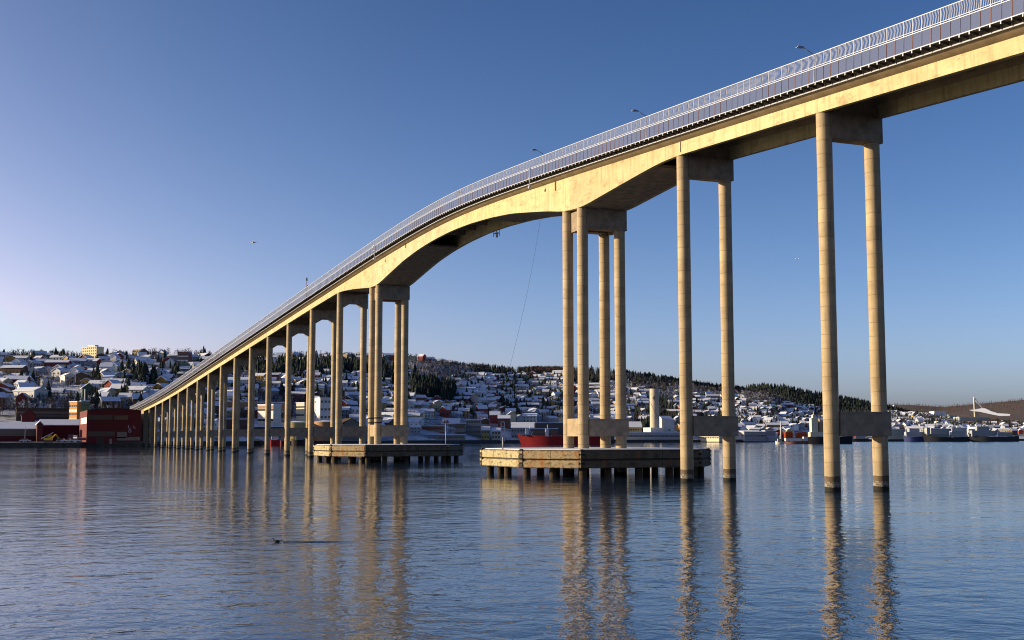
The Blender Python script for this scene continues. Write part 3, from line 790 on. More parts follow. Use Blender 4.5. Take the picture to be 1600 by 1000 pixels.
building('hotel', 'small set-back roof storey standing on top of the hilltop hotel', 'hotel', 133, 148, 540.5, 1086, 12, (.7, .62, .42), 'flat', 0, 0, base=78, rz=58.)
building('apartment_block', 'low cream block with sunlit snowy roof on the left skyline', 'apartment block', 204, 221, 546, 1120, 20, CRM, 'flat', 2, 4, base=76, ww=1.5, rz=50.)
building('house', 'sunlit white-gabled house just below the cream skyline block', 'house', 213, 226, 550, 1090, 12, (.6, .48, .38), 'gable', 1, 3, base=74, rise=3)
building('house', 'stepped three-storey house with balconies on the skyline left of the bridge', 'house', 274, 291, 550, 1060, 12, (.24, .10, .08), 'flat', 3, 4, base=66, ww=1.8, rz='view', bands=[(.3, .4, WHT), (.62, .72, WHT)])
# behind the far piers
building('apartment_block', 'white apartment block with brown attic behind the far piers', 'apartment block', 402, 438, 633, 720, 14, WHT, 'flat', 3, 6, 3, base=5, ww=2.2, wh=1.1, bands=[(.88, .98, (.4, .24, .15))], rz=62.)
building('office_block', 'long low building with brown upper floor and snowy roof behind the far piers', 'office', 330, 452, 628, 760, 20, (.42, .25, .16), 'flat', 1, 24, base=9, ww=2.2, wh=.8, bands=[(.0, .62, (.35, .26, .22)), (.62, .70, WHT)])
building('apartment_block', 'white and yellow stepped apartment block left of the white high-rise', 'apartment block', 462, 481, 630, 720, 14, (.75, .70, .52), 'flat', 4, 4, 3, base=5, ww=1.9, wh=.9, rz=62.)
building('high_rise', 'white six-storey high-rise behind the platform of the farther main pier', 'high-rise', 499.5, 517, 622, 760, 25, (.80, .78, .78), 'flat', 5, 3, 1, base=4, ww=1.6, wh=1.3)
building('shop_building', 'dark brown waterfront hall seen low between the far piers', 'hall', 336, 396, 655, 690, 16, (.14, .07, .06), 'flat', 0, 0)
building('shop_building', 'dark recessed garage block under the white apartments', 'hall', 396, 462, 667, 690, 12, (.08, .07, .07), 'flat', 1, 10, ww=1.8, wh=2)
for (u, r, yt, col, lab) in ((465, 7.0, 660, (.6, .46, .2), 'round ochre storage tank left of the bridge tie beams'), (509, 6.6, 659, (.48, .26, .14), 'round brown storage tank in front of the white high-rise')):
    x, y = XY(u, 660); t = thing('storage_tank', (x, y, QZ), lab, 'tank'); h = ZY(yt, 660) - QZ
    mb = MB(); mb.cyl((0, 0, 0), (0, 0, h), r, n=28); smooth_angle(mb.build('tank_shell', WALL, t, color=col))
    mb = MB(); mb.cyl((0, 0, h + .01), (0, 0, h + .7), r + .1, r * .3, 28); mb.build('tank_roof', SNOW, t)
building('hall', 'low grey hall with yellowish gable between the far main pier columns', 'hall', 536, 562, 662, 720, 16, (.22, .2, .16), 'gable_front', 0, 0, rise=3, roofmat=DARKCON)
building('hall', 'wide flat grey hall behind the platform of the farther main pier', 'hall', 520, 574, 667, 745, 16, (.25, .24, .25), 'flat', 0, 0)
# between the main piers
building('terraced_block', 'long beige block with two red brick bands on the quay between the main piers', 'office', 655, 694, 665, 840, 14, (.33, .28, .22), 'flat', 2, 0, rz='view', bands=[(.34, .54, (.38, .09, .05)), (.72, .90, (.38, .09, .05))])
t, w, h = building('hall', 'white house with steep snowy roof at the left end of the brick-banded block', 'house', 640, 653, 665, 825, 18, (.5, .48, .48), 'gable', 1, 4, rise=4.5, rz='view')
building('hall', 'low grey quay hall with dark door openings between the main piers', 'hall', 648, 726, 679.5, 820, 12, (.30, .28, .25), 'flat', 1, 9, rz='view', ww=3.2, wh=.9)
building('apartment_block', 'grey apartment block with wide snowy roof behind the sign post', 'apartment block', 690, 718, 654, 880, 16, GRY, 'gable', 3, 5, rz='view', rise=4)
building('apartment_block', 'modern block with a big dark glazed front between the main piers', 'apartment block', 712, 726, 662, 850, 14, (.32, .30, .27), 'flat', 2, 2, rz='view', ww=4.0, wh=3.2)
building('apartment_block', 'tall pale grey apartment block on the quay left of the gabled shops', 'apartment block', 728, 751, 656, 860, 14, (.36, .36, .37), 'flat', 4, 6, rz='view', base=QZ)
building('shop_house', 'small yellow gabled wharf house with snowy roof, left of a pair', 'shop', 752, 765, 667, 850, 12, (.38, .33, .12), 'gable', 2, 3, rz='view', rise=2.4)
building('shop_house', 'small cream wharf house with snowy roof, right of a pair', 'shop', 768, 782, 669, 850, 12, (.45, .43, .36), 'gable', 2, 3, rz='view', rise=2.2)
building('wharf_building', 'broad grey wharf building with snowy roof behind the bow of the red ship', 'office', 799, 834, 660, 880, 20, (.40, .40, .42), 'gable', 2, 8, rz='view', rise=4)
building('house', 'red and cream house with snowy roof above the wharf houses', 'house', 778, 797, 649, 930, 12, (.30, .09, .06), 'gable', 2, 5, rz='view', base=6, rise=2.5)
building('wharf_building', 'long brown wharf building with three snowy gables behind the red ship', 'warehouse', 829, 872, 670, 880, 14, (.22, .13, .11), 'flat', 1, 10, rz='view')
building('office_block', 'dark row of quay buildings behind the nearer main pier', 'office', 836, 960, 661, 905, 14, (.13, .10, .10), 'flat', 2, 22, rz='view')
# right of the main pier
building('quay_hall', 'long low pale quay hall with dark windows right of the nearer main pier', 'hall', 976, 1062, 676, 935, 14, (.48, .46, .48), 'flat', 1, 22, rz='view', ww=1.7, wh=1)
building('villa', 'yellow mansion with snowy hipped roof left of the round tower', 'house', 981, 1003, 659, 985, 16, (.50, .42, .20), 'gable', 2, 6, rz='view', base=3, rise=4.5)
building('malt_house', 'white brewery-like block with snowy roof right of the round tower', 'factory', 1038, 1054, 650, 960, 16, (.75, .72, .70), 'gable', 1, 1, rz=0, rise=3.5, base=3)
building('malt_house', 'low white annex between the round tower and the quay hall', 'factory', 1017, 1037, 669, 950, 12, (.75, .72, .68), 'flat', 1, 4, rz=0)
building('quay_hall', 'row of pale sunlit sheds on the quay behind the second pier', 'shed', 1090, 1140, 682, 940, 10, (.8, .7, .5), 'flat', 1, 9, rz=70., ww=1.4, wh=.9)
building('quay_hall', 'white warehouse with sunlit left end between the two nearest piers', 'warehouse', 1164, 1197, 673, 960, 30, (.50, .48, .47), 'shed', 1, 8, 4, rise=1.0, ww=1.6, wh=.9)
building('quay_hall', 'low white store beside the white warehouse', 'warehouse', 1197.5, 1218, 682, 970, 14, (.60, .58, .60), 'flat', 0, 0, rz='view')
building('quay_hall', 'grey shed behind the low white store', 'warehouse', 1196, 1212, 673.5, 1010, 14, (.34, .30, .33), 'flat', 0, 0, rz='view')
# far right
building('quay_hall', 'grey-green quay building right of the nearest pier', 'warehouse', 1384, 1415, 671, 1120, 16, (.30, .33, .31), 'flat', 2, 0, rz='view')
building('quay_hall', 'broad pale warehouse on the far right quay', 'warehouse', 1455, 1487, 670, 1170, 16, (.36, .36, .37), 'flat', 0, 0, rz='view')
building('quay_hall', 'white box-shaped warehouse on the far right quay', 'warehouse', 1488, 1511, 669, 1200, 16, (.52, .53, .57), 'flat', 1, 2, rz='view', ww=2.5)
building('quay_hall', 'white warehouse behind the vessel farthest right', 'warehouse', 1514, 1545, 671, 1220, 16, (.44, .46, .49), 'flat', 0, 0, rz='view')
building('office_block', 'long grey-green block with snowy roof halfway up the far right slope', 'office', 1500, 1548, 652, 2150, 30, (.34, .38, .37), 'flat', 1, 12, rz='view', base=float(HD(1520, 2150)), ww=2.5)
building('terraced_block', 'long sunlit white roof on the far right hillside', 'office', 1461, 1479, 643, 2450, 30, (.8, .8, .8), 'flat', 0, 0, rz='view', base=float(HD(1470, 2450)))
for u0_, u1_, yy, nm in ((1570, 1582, 661, 'pale house block on the far right hillside, left of two'), (1584, 1594, 663, 'pale house block on the far right hillside, right of two')):
    building('apartment_block', nm, 'apartment block', u0_, u1_, yy, 2100, 20, (.45, .46, .48), 'flat', 2, 3, rz='view', base=float(HD(u0_, 2100)), ww=2)

# round concrete tower
x, y = XY(1023.2, 960); t = thing('round_tower', (x, y, 3), 'tall round concrete tower with a cross-shaped window', 'tower')
h = ZY(607.5, 960) - 3
mb = MB(); mb.cyl((0, 0, 0), (0, 0, h), 3.7, n=32); smooth_angle(mb.build('tower_wall', WALL, t, color=(.62, .52, .40)))
ca = math.pi + 1.5708 - .0  # faces towards the water
mb = MB()
dv = Vector((-x, -y, 0)).normalized(); sv = Vector((-dv.y, dv.x, 0))
def onface(s, z, r=3.74):
    a = s / 3.7; v = dv * math.cos(a) + sv * math.sin(a); return v * r
for (s0, s1, z0, z1) in ((-.35, .35, h - 9.2, h - 5.4), (-1.2, -.36, h - 7.7, h - 6.9), (.36, 1.2, h - 7.7, h - 6.9)):
    p0, p1 = onface(s0 - 0.4, 0), onface(s1 - .4, 0); q0, q1 = onface(s0 - .4, 0, 3.5), onface(s1 - .4, 0, 3.5)
    mb.hexa([(p1.x, p1.y, z0), (p0.x, p0.y, z0), (q0.x, q0.y, z0), (q1.x, q1.y, z0), (p1.x, p1.y, z1), (p0.x, p0.y, z1), (q0.x, q0.y, z1), (q1.x, q1.y, z1)])
mb.build('cross_window', GLASS, t)
mb = MB()
for k in range(26):
    s0 = -3.6 + k * .28; z = h - 10.5 - (k * .55)
    p0, p1 = onface(s0, 0, 3.76), onface(s0 + .3, 0, 3.76); q0, q1 = onface(s0, 0, 3.6), onface(s0 + .3, 0, 3.6)
    mb.hexa([(p1.x, p1.y, z - .8), (p0.x, p0.y, z - .3), (q0.x, q0.y, z - .3), (q1.x, q1.y, z - .8), (p1.x, p1.y, z - .4), (p0.x, p0.y, z + .1), (q0.x, q0.y, z + .1), (q1.x, q1.y, z - .4)])
mb.build('spiral_stair_band', DARKCON, t)

# ski jump
D = 3450; x, y = XY(1526, D); zb = ZY(646, D); t = thing('ski_jump', (x, y, zb), 'ski jump tower with a steep inrun above a snowy landing slope', 'ski jump', rz=-YAW)
m_ = D / FH
def P(u, yy): return ((u - 1526) * m_, (ZY(yy, D) - zb))
mb = MB()
top = P(1525, 620.5); low = P(1538, 638)
mb.hexa([(top[0], 0, top[1] - 2), (low[0], 0, low[1] - 2), (low[0], 7, low[1] - 2), (top[0], 7, top[1] - 2), (top[0], 0, top[1]), (low[0], 0, low[1]), (low[0], 7, low[1]), (top[0], 7, top[1])])
mb.build('inrun', WHITE, t)
mb = MB(); mb.box(top[0] - 1.5, top[0] + 1.2, 1, 6, -10, top[1] + 1); mb.build('tower', WALL, t, color=(.7, .62, .5))
mb = MB(); mb.hexa([(1.5, 2, -10), (12, 2, -10), (12, 5, -10), (1.5, 5, -10), (1.5, 2, top[1] - 14), (3, 2, top[1] - 14), (3, 5, top[1] - 14), (1.5, 5, top[1] - 14)]); mb.build('brace', WALL, t, color=(.5, .4, .3))
mb = MB(); mb.poly_prism([P(*q) for q in ((1516, 640.5), (1522, 642.5), (1532, 643.5), (1546, 647), (1560, 650), (1575, 650), (1576, 647.5), (1570, 646.8), (1558, 646), (1548, 642.5), (1540, 638.2), (1534, 638), (1526, 639.8))], -6, 8); mb.build('landing_slope', SNOW, t, rz=R(-22))
x, y = XY(1396, 3300); z = ZY(640, 3300); t = tag(MB().build('snow_run'  , SNOW), 'small bright curved snow run on the brown ridge right of the nearest pier', 'ski run')
mb = MB(); pts = [(1390, 638), (1395, 636.5), (1397.5, 634.5), (1399, 632.5), (1400, 632.5), (1399.2, 635.5), (1396, 638.2)]
D2 = 3560; mb.poly_prism([((u - 1395) * D2 / FH, ZY(yy, D2)) for u, yy in pts], 0, 12); t.data = mb.mesh('snow_run', SNOW)
x, y = XY(1395, D2); t.location = (x, y, 0); t.rotation_euler = (0, 0, -YAW)

# ------------------------------------------------------------------ ships and boats
def hull(mb, L, B, Hb, Hm, bow=1, z0=-.8):
    """bow towards -x.  L length, B beam, Hb bow height, Hm mid height"""
    st = [(0, .02, .0, Hb), (.04, .28, .02, Hb * .97), (.10, .60, .2, Hb * .9), (.2, .88, .6, Hm + (Hb - Hm) * .3), (.35, 1, .9, Hm), (.8, 1, .95, Hm), (.95, .9, .7, Hm * 1.1), (1, .75, .45, Hm * 1.15)]
    k0 = len(mb.v)
    for i, (s, wt, wb_, h) in enumerate(st):
        x = s * L; xb = L * (s * .93 + .05) if i < 3 else s * L
        for yy, zz, xx in ((-B / 2 * wt, h, x), (-B / 2 * wb_, z0, xb), (B / 2 * wb_, z0, xb), (B / 2 * wt, h, x)): mb.v.append((xx, yy, zz))
    for i in range(len(st) - 1):
        for j in range(4):
            a = k0 + i * 4 + j; b = k0 + i * 4 + (j + 1) % 4
            mb.f.append((a, a + 4, b + 4, b)); mb.m.append(mb.mi)
    mb.f.append((k0 + 3, k0 + 2, k0 + 1, k0)); e = k0 + (len(st) - 1) * 4; mb.f.append((e, e + 1, e + 2, e + 3)); mb.m += [mb.mi] * 2
def ship(u0, u1, D, B, Hb, Hm, col, label, cat, parts, name='ship', flip=False, group=None):
    x, y = XY(u0, D); L = (u1 - u0) / FH * D
    t = thing(name, (x, y, 0), label, cat, group, rz=-YAW)
    mb = MB(); hull(mb, L, B, Hb, Hm)
    if flip: mb.v = [(L - a, b, c) for a, b, c in mb.v]; mb.f = [f[::-1] for f in mb.f]
    smooth_angle(mb.build('hull', WALL, t, color=col), 30)
    for nm, bx, c in parts:
        mb = MB()
        for q in bx:
            if len(q) == 6: mb.box(q[0] * L, q[1] * L, q[2], q[3], q[4], q[5])
            else: mb.cyl((q[0] * L, 0, q[1]), (q[2] * L, 0, q[3]), q[4], n=6)
        mb.build(nm, WALL, t, color=c)
    return t
ship(808, 950, 640, 9, 5.9, 4.3, (.34, .015, .02), 'large red ship with white masts moored behind the nearer main pier', 'ship',
     [('superstructure', [(.09, .125, -2.5, 2.5, 4.4, 8.6), (.31, .345, -2.5, 2.5, 4.3, 8.4), (.80, .93, -3.6, 3.6, 4.4, 9.5)], (.8, .8, .82)), ('mast', [(.14, 4.4, .14, 9.8, .22), (.15, 4.4, .165, 7.0, .3), (.333, 8.4, .333, 10.5, .16)], (.8, .8, .8)),
      ('hatch_cover', [(.19, .28, -3, 3, 4.35, 5.2), (.38, .55, -3, 3, 4.35, 5.3), (.58, .76, -3, 3, 4.35, 5.3)], (.32, .1, .08)), ('rail', [(.02, .09, -3.2, 3.2, 5.25, 5.6)], (.7, .68, .66))])
ship(1252, 1330, 740, 8, 4.0, 4.2, (.012, .016, .03), 'dark blue ship with cream bridge tower beside the nearest pier', 'ship',
     [('superstructure', [(.16, .62, -3, 3, 4.25, 7.0), (.19, .32, -2.6, 2.6, 7.01, 15.4)], (.78, .72, .55)), ('bridge_deck', [(.225, .29, -2.2, 2.2, 15.41, 17.2)], (.7, .6, .5)), ('mast', [(.255, 17.2, .255, 19.4, .25), (.5, 7, .39, 15, .35), (.43, 4.3, .46, 23, .3)], (.75, .62, .4)), ('crane_house', [(.35, .42, -1.5, 1.5, 7.01, 13)], (.6, .36, .2))])
ship(1226, 1262, 720, 5, 2.2, 1.6, (.25, .10, .08), 'small boat with a long white tarpaulin moored left of the dark blue ship', 'boat',
     [('tarpaulin', [(.02, .72, -2, 2, 1.65, 3.3)], (.85, .83, .8)), ('wheelhouse', [(.80, .97, -1.5, 1.5, 1.65, 4.2)], (.75, .75, .78))], 'boat')
ship(1211, 1224, 712, 3.4, 1.8, 1.2, (.7, .66, .55), 'small cream motorboat at the left end of the moored boats', 'boat', [('cabin', [(.3, .75, -1.1, 1.1, 1.25, 3.0)], (.5, .42, .35)), ('mast', [(.55, 3, .55, 5.2, .08)], (.8, .75, .6))], 'boat')
ship(419, 437, 600, 5, 3.4, 2.6, (.60, .025, .02), 'small bright red fishing boat seen between the far piers', 'boat', [('wheelhouse', [(.45, .85, -1.6, 1.6, 2.6, 5.2)], (.85, .82, .8)), ('mast', [(.3, 2.6, .3, 6.4, .1)], (.8, .8, .75))], 'boat')
ship(438, 446, 610, 4.5, 2.8, 2.2, (.14, .02, .03), 'dark red boat right behind the bright red fishing boat', 'boat', [('wheelhouse', [(.2, .8, -1.4, 1.4, 2.2, 4.5)], (.5, .42, .4))], 'boat')
ship(455, 476, 620, 5, 3.2, 2.6, (.03, .022, .025), 'black trawler seen between the middle piers', 'boat', [('wheelhouse', [(.5, .85, -1.6, 1.6, 2.6, 4.8)], (.3, .32, .34)), ('mast', [(.35, 2.6, .35, 6.2, .1), (.7, 4.8, .7, 7, .1)], (.6, .6, .6))], 'boat')
ship(392, 409, 590, 5, 2.6, 2.2, (.03, .025, .02), 'low dark barge left of the bright red fishing boat', 'boat', [('deck_house', [(.2, .8, -1.6, 1.6, 2.2, 3.2)], (.5, .42, .3))], 'boat')
ship(1411, 1446, 1060, 8, 5.5, 4.2, (.05, .07, .22), 'white and blue ferry left of the dark hulled vessel on the far right', 'ferry', [('superstructure', [(.1, .9, -3, 3, 4.3, 8.3), (.25, .7, -2.5, 2.5, 8.31, 11.2)], (.42, .46, .53)), ('mast', [(.5, 11.2, .5, 16, .15)], (.6, .6, .6))], 'ferry')
ship(1441, 1513, 1050, 9, 7.2, 3.8, (.035, .04, .05), 'dark hulled coastal vessel moored in the middle of the far right quay', 'ship', [('deck_cargo', [(.18, .55, -3, 3, 3.8, 6.6)], (.28, .31, .30)), ('superstructure', [(.08, .15, -3, 3, 5.5, 12), (.62, .9, -3, 3, 4, 9)], (.42, .46, .48)), ('mast', [(.12, 12, .12, 17, .15), (.97, 3.8, 1.03, 9, .3)], (.4, .5, .45))])
ship(1514, 1590, 1060, 9, 7.0, 4.2, (.05, .055, .07), 'pale vessel farthest right along the quay', 'ship', [('superstructure', [(.04, .5, -3, 3, 4.4, 9.5), (.15, .4, -2.6, 2.6, 9.51, 13), (.62, .86, -3, 3, 4.4, 8)], (.38, .42, .45)), ('mast', [(.3, 13, .3, 18, .15), (.7, 8, .7, 14, .12)], (.5, .5, .5)), ('deck_crane', [(.52, 4.4, .6, 11, .3)], (.5, .15, .1))])
ship(1320, 1356, 1050, 7, 3.6, 2.6, (.05, .05, .06), 'low vessel with pale deckhouses framed by the nearest pier', 'ship', [('superstructure', [(.1, .35, -2, 2, 2.7, 6), (.5, .85, -2, 2, 2.7, 5.2)], (.45, .47, .5))])
# orange works, light column, cars, excavator
for (u0_, u1_, yt, lab) in ((1227, 1239, 674, 'orange rounded container on the quay left of the cream bridge tower'), (1245, 1262, 675.5, 'orange steel structure on the quay next to the cream bridge tower')):
    D = 950; x, y = XY(u0_, D); L = (u1_ - u0_) / FH * D; t = thing('orange_container', (x, y, QZ), lab, 'container', rz=-YAW); h = ZY(yt, D) - QZ
    mb = MB(); mb.box(0, L, 0, 5, 1.0, h * .85); mb.box(L * .1, L * .9, .5, 4.5, h * .851, h); mb.build('body', WALL, t, color=(.62, .10, .02))
    mb = MB()
    for k in range(4): mb.box(L * (k + .3) / 4, L * (k + .3) / 4 + .5, .5, 4.5, 0, 1.0)
    mb.build('foot', STEELD, t)
    mb = MB()
    for k in range(3): mb.box(L * (k + .5) / 3 - .15, L * (k + .5) / 3 + .15, -.1, 0, 1.2, h * .8)
    mb.build('rib', WALL, t, color=(.3, .05, .02))
D = 930; x, y = XY(1220.4, D); t = thing('light_tower', (x, y, QZ), 'slim white light tower left of the orange structures', 'light tower'); h = ZY(657, D) - QZ
mb = MB(); mb.cyl((0, 0, 0), (0, 0, h), .75, .45, 12); mb.build('shaft', WHITE, t, True)
mb = MB(); mb.box(-2.2, .6, -.3, .3, h, h + .5); mb.build('lamp_arm', WHITE, t)
D = 500
x, y = XY(68, D); t = thing('excavator', (x, y, QZ), 'yellow excavator parked on the left quay in front of the red shed', 'excavator', rz=-YAW)
mb = MB(); mb.box(0, 2.9, .2, .8, 0, .75); mb.box(0, 2.9, 2.2, 2.8, 0, .75); mb.build('track', STEELD, t)
mb = MB(); mb.box(-.1, 2.7, .3, 2.7, .8, 1.8); mb.build('body', WALL, t, color=(.75, .45, .03))
mb = MB(); mb.box(1.5, 2.7, .4, 1.5, 1.81, 3.0); mb.build('cab', WALL, t, color=(.5, .32, .05))
mb = MB(); mb.cyl((2.6, 1.8, 1.5), (4.3, 1.8, 3.2), .25, n=6); mb.cyl((4.3, 1.8, 3.2), (5.6, 1.8, 1.5), .2, n=6); mb.build('boom', WALL, t, color=(.75, .45, .03))
mb = MB(); mb.box(5.2, 6.0, 1.4, 2.2, .7, 1.5); mb.build('bucket', STEELD, t)
CARC = [((.75, .75, .78), 'white'), ((.06, .06, .07), 'black'), ((.5, .5, .54), 'silver')]
def car(u, D, ci, label, ang=0):
    x, y = XY(u, D); t = thing('parked_car', (x, y, float(HD(u, D)) + .02), label, 'car', 'cars parked on the left quay', rz=-YAW + ang); c = CARC[ci][0]
    mb = MB(); mb.poly_prism([(0, .35), (4.3, .35), (4.3, .85), (3.3, .95), (.1, .95)], 0, 1.7); mb.build('body', WALL, t, color=c)
    mb = MB(); mb.poly_prism([(.5, .952), (3.2, .952), (2.6, 1.45), (1.0, 1.45)], .15, 1.55); mb.build('cabin', GLASS, t)
    for wx in (.8, 3.4):
        mb = MB(); mb.cyl((wx, -.02, .33), (wx, .2, .33), .33, n=10); mb.cyl((wx, 1.5, .33), (wx, 1.72, .33), .33, n=10); mb.build('wheel', BLACK, t)
car(88, 502, 0, 'white car parked just right of the yellow excavator'); car(98, 504, 2, 'silver car parked second to the right of the yellow excavator')
car(109, 502, 0, 'white car parked between the silver car and the big red warehouse'); car(30, 503, 2, 'silver car left of the mast on the left quay')
x, y = XY(39, 505); t = thing('mast', (x, y, QZ), 'pale flag mast on the left quay', 'mast'); mb = MB(); mb.cyl((0, 0, 0), (0, 0, ZY(666, 505) - QZ), .12, .08, 6); mb.build('pole', WHITE, t); mb = MB(); mb.cyl((0, 0, 0), (0, 0, .5), .5, n=8); mb.build('foot', SLAB, t)
x, y = XY(130.6, 640); t = thing('mast', (x, y, 8), 'tall white pole rising above the green apartment block end', 'mast'); mb = MB(); mb.cyl((0, 0, 0), (0, 0, ZY(608, 640) - 8), .4, .35, 8); mb.build('pole', WHITE, t); mb = MB(); mb.cyl((0, 0, 0), (0, 0, 1.5), .8, n=8); mb.build('foot', SLAB, t)

# birds
def gull(x, y, z, label, s=1.0, rz=0, fly=True, dark=False):
    t = thing('gull' if not dark else 'seabird', (x, y, z), label, 'bird', rz=rz)
    mat = BLACK if dark else GULLW
    mb = MB(); mb.ball((0, 0, 0), .13 * s, 8, .8); mb.v = [(a * 2.0, b, c) for a, b, c in mb.v]; body = mb
    body.cyl((.22 * s, 0, .04 * s), (.34 * s, 0, (.06 if fly else .2) * s), .05 * s, .04 * s, 6); body.ball((.37 * s, 0, (.07 if fly else .23) * s), .055 * s, 6)
    body.cyl((.41 * s, 0, (.06 if fly else .22) * s), (.49 * s, 0, (.05 if fly else .21) * s), .02 * s, .005, 5)
    body.hexa([(-.42 * s, -.07 * s, 0), (-.2 * s, -.05 * s, -.03 * s), (-.2 * s, .05 * s, -.03 * s), (-.42 * s, .07 * s, 0), (-.42 * s, -.07 * s, .02), (-.2 * s, -.05 * s, .04 * s), (-.2 * s, .05 * s, .04 * s), (-.42 * s, .07 * s, .02)])
    body.build('body', mat, t, True)
    if fly:
        for sg in (-1, 1):
            mb = MB(); pts = [(.12, 0, 0), (-.12, 0, 0), (-.06, .35, .14), (.14, .35, .14), (-.22, .72, .06), (-.12, .72, .07)]
            P = [(a * s, b * s * sg, c * s) for a, b, c in pts]; Q = [(a, b, c + .02 * s) for a, b, c in P]
            mb.hexa([P[0], P[1], P[2], P[3], Q[0], Q[1], Q[2], Q[3]]); mb.hexa([P[3], P[2], P[4], P[5], Q[3], Q[2], Q[4], Q[5]]); mb.build('wing', LAMPM, t)
x, y = XY(390, 95); gull(x, y, ZY(379, 95), 'gull flying in the open sky left of the bridge', .55, rz=2.8)
x, y = XY(1251, 300); gull(x, y, ZY(405, 300), 'tiny distant gull in the sky between the two nearest piers', 1.0, rz=.5)
Dd = CAMH * FPX * CP / ((843 - 682)) ; x, y = XY(436, 50.5); gull(x, y, .04, 'dark seabird swimming alone on the open water', .48, rz=math.pi - YAW, fly=False, dark=True)
mb = MB(); wx, wy = XY(436, 50.5); e1 = Vector((CY, -SY, 0)); e2 = Vector((SY, CY, 0))
for sg in (-1, 1):
    p0 = Vector((wx, wy, -.004)) + e1 * .25
    for k in range(10):
        a_ = p0 + (e1 * .32 + e2 * sg * .045) * k; b_ = p0 + (e1 * .32 + e2 * sg * .045) * (k + 1); wd = e2 * (.03 + .008 * k); up = Vector((0, 0, .026 - .0018 * k))
        mb.quad(tuple(a_ - wd), tuple(b_ - wd), tuple(b_ + up), tuple(a_ + up)); mb.quad(tuple(a_ + up), tuple(b_ + up), tuple(b_ + wd), tuple(a_ + wd))
mb.build('water_wake', WATER, kind='structure')
for k, (u, yy) in enumerate(((1485, 699), (1448, 697), (1226, 701), (1213, 704), (1452, 701))):
    D = CAMH * FPX / (yy - 681.9); x, y = XY(u, D); gull(x, y, .08, ('white gull sitting on the water off the far right quay, brightest of its group', 'white gull on the water left of the brightest one', 'white gull on the water between the two nearest piers, right of two', 'white gull on the water between the two nearest piers, left of two', 'white gull on the water just below the one off the dark hulled vessel')[k], 1.6, fly=False)

# ------------------------------------------------------------------ houses on the hillside
def find_D(u, y):
    rs, rr = shore(u), ridge(u); Ds = np.linspace(rs + 40, rr, 160); ys = Ypx(Ds, HD(u, Ds))
    ys = np.minimum.accumulate(ys)
    if y > ys[0]: return Ds[0]
    return float(np.interp(-y, -ys, Ds))
COLS = [('white', (.72, .71, .70)), ('grey', (.30, .31, .34)), ('cream', (.55, .47, .30)), ('red', (.28, .05, .04)), ('brown', (.12, .075, .05)), ('ochre', (.46, .28, .08)), ('blue-grey', (.20, .26, .34)), ('green', (.14, .20, .14))]
CW = [.30, .17, .12, .13, .13, .07, .05, .03]
VARS = [(9, 7, 5.4, 1.9), (11.5, 7.5, 5.8, 2.0), (8, 7, 6.8, 2.6), (14, 8, 5.8, 2.0), (10, 8, 3.6, 1.7), (18, 9, 7.5, 1.9)]
def house_parts(v):
    w, l, h, r = VARS[v]; wl = MB()
    wl.box(-w / 2, w / 2, -l / 2, l / 2, -4, h)
    wl.tri((-w / 2, -l / 2, h), (-w / 2, l / 2, h), (-w / 2, 0, h + r)); wl.tri((w / 2, -l / 2, h), (w / 2, l / 2, h), (w / 2, 0, h + r))
    rf = MB(); o = .55
    sl = r / (l / 2)
    for s in (-1, 1):
        e = s * (l / 2 + o); ze = h - o * sl
        a = [(-w / 2 - .5, e, ze + .02), (w / 2 + .5, e, ze + .02), (w / 2 + .5, 0, h + r + .02), (-w / 2 - .5, 0, h + r + .02)]
        b = [(x, y, z + .30) for x, y, z in a]
        if s > 0: a = a[::-1]; b = b[::-1]
        rf.hexa(a + b)
    ch = MB(); ch.box(w * .15, w * .15 + .8, -.1, .7, h + r * .7, h + r + 1.1)
    return wl, rf, ch
HP = [house_parts(v) for v in range(len(VARS))]
HM = [(a.mesh('house_wall', WALL), b.mesh('house_roof', SNOW), c.mesh('chimney', DARKCON)) for a, b, c in HP]
# where houses stand, in picture terms: (u0,u1,ytop,ybottom,count)
HZ = [(-40, 228, 562, 640, 201), (228, 330, 562, 640, 51), (325, 450, 596, 650, 73), (325, 470, 562, 578, 23), (440, 640, 588, 655, 147), (470, 640, 553, 562, 23), (636, 700, 612, 662, 50),
      (700, 800, 592, 660, 156), (780, 890, 588, 662, 120), (890, 985, 600, 664, 89), (960, 1065, 612, 664, 101), (1065, 1165, 622, 674, 117), (1160, 1300, 632, 672, 136), (1312, 1400, 655, 682, 50), (1380, 1500, 646, 676, 165),
      (1500, 1620, 662, 680, 85), (640, 760, 560, 570, 14), (1070, 1240, 676, 684, 26), (560, 650, 655, 676, 30), (240, 330, 640, 676, 14)]
taken = []
for (ua, ub, ya_, yb_, mm) in ((48, 132, 604, 640, 0), (0, 140, 640, 690, 0), (498, 530, 618, 660, 0), (395, 482, 626, 676, 0), (650, 752, 654, 690, 0), (120, 158, 536, 560, 0), (1008, 1056, 604, 680, 0), (980, 1004, 656, 680, 0), (640, 700, 566, 602, 0), (645, 672, 604, 628, 0), (690, 710, 610, 636, 0)):
    taken.append((ua, ub, ya_, yb_))
HOUSES = []
def clear(u, y): return not any(a < u < b and c < y < d for a, b, c, d in taken)
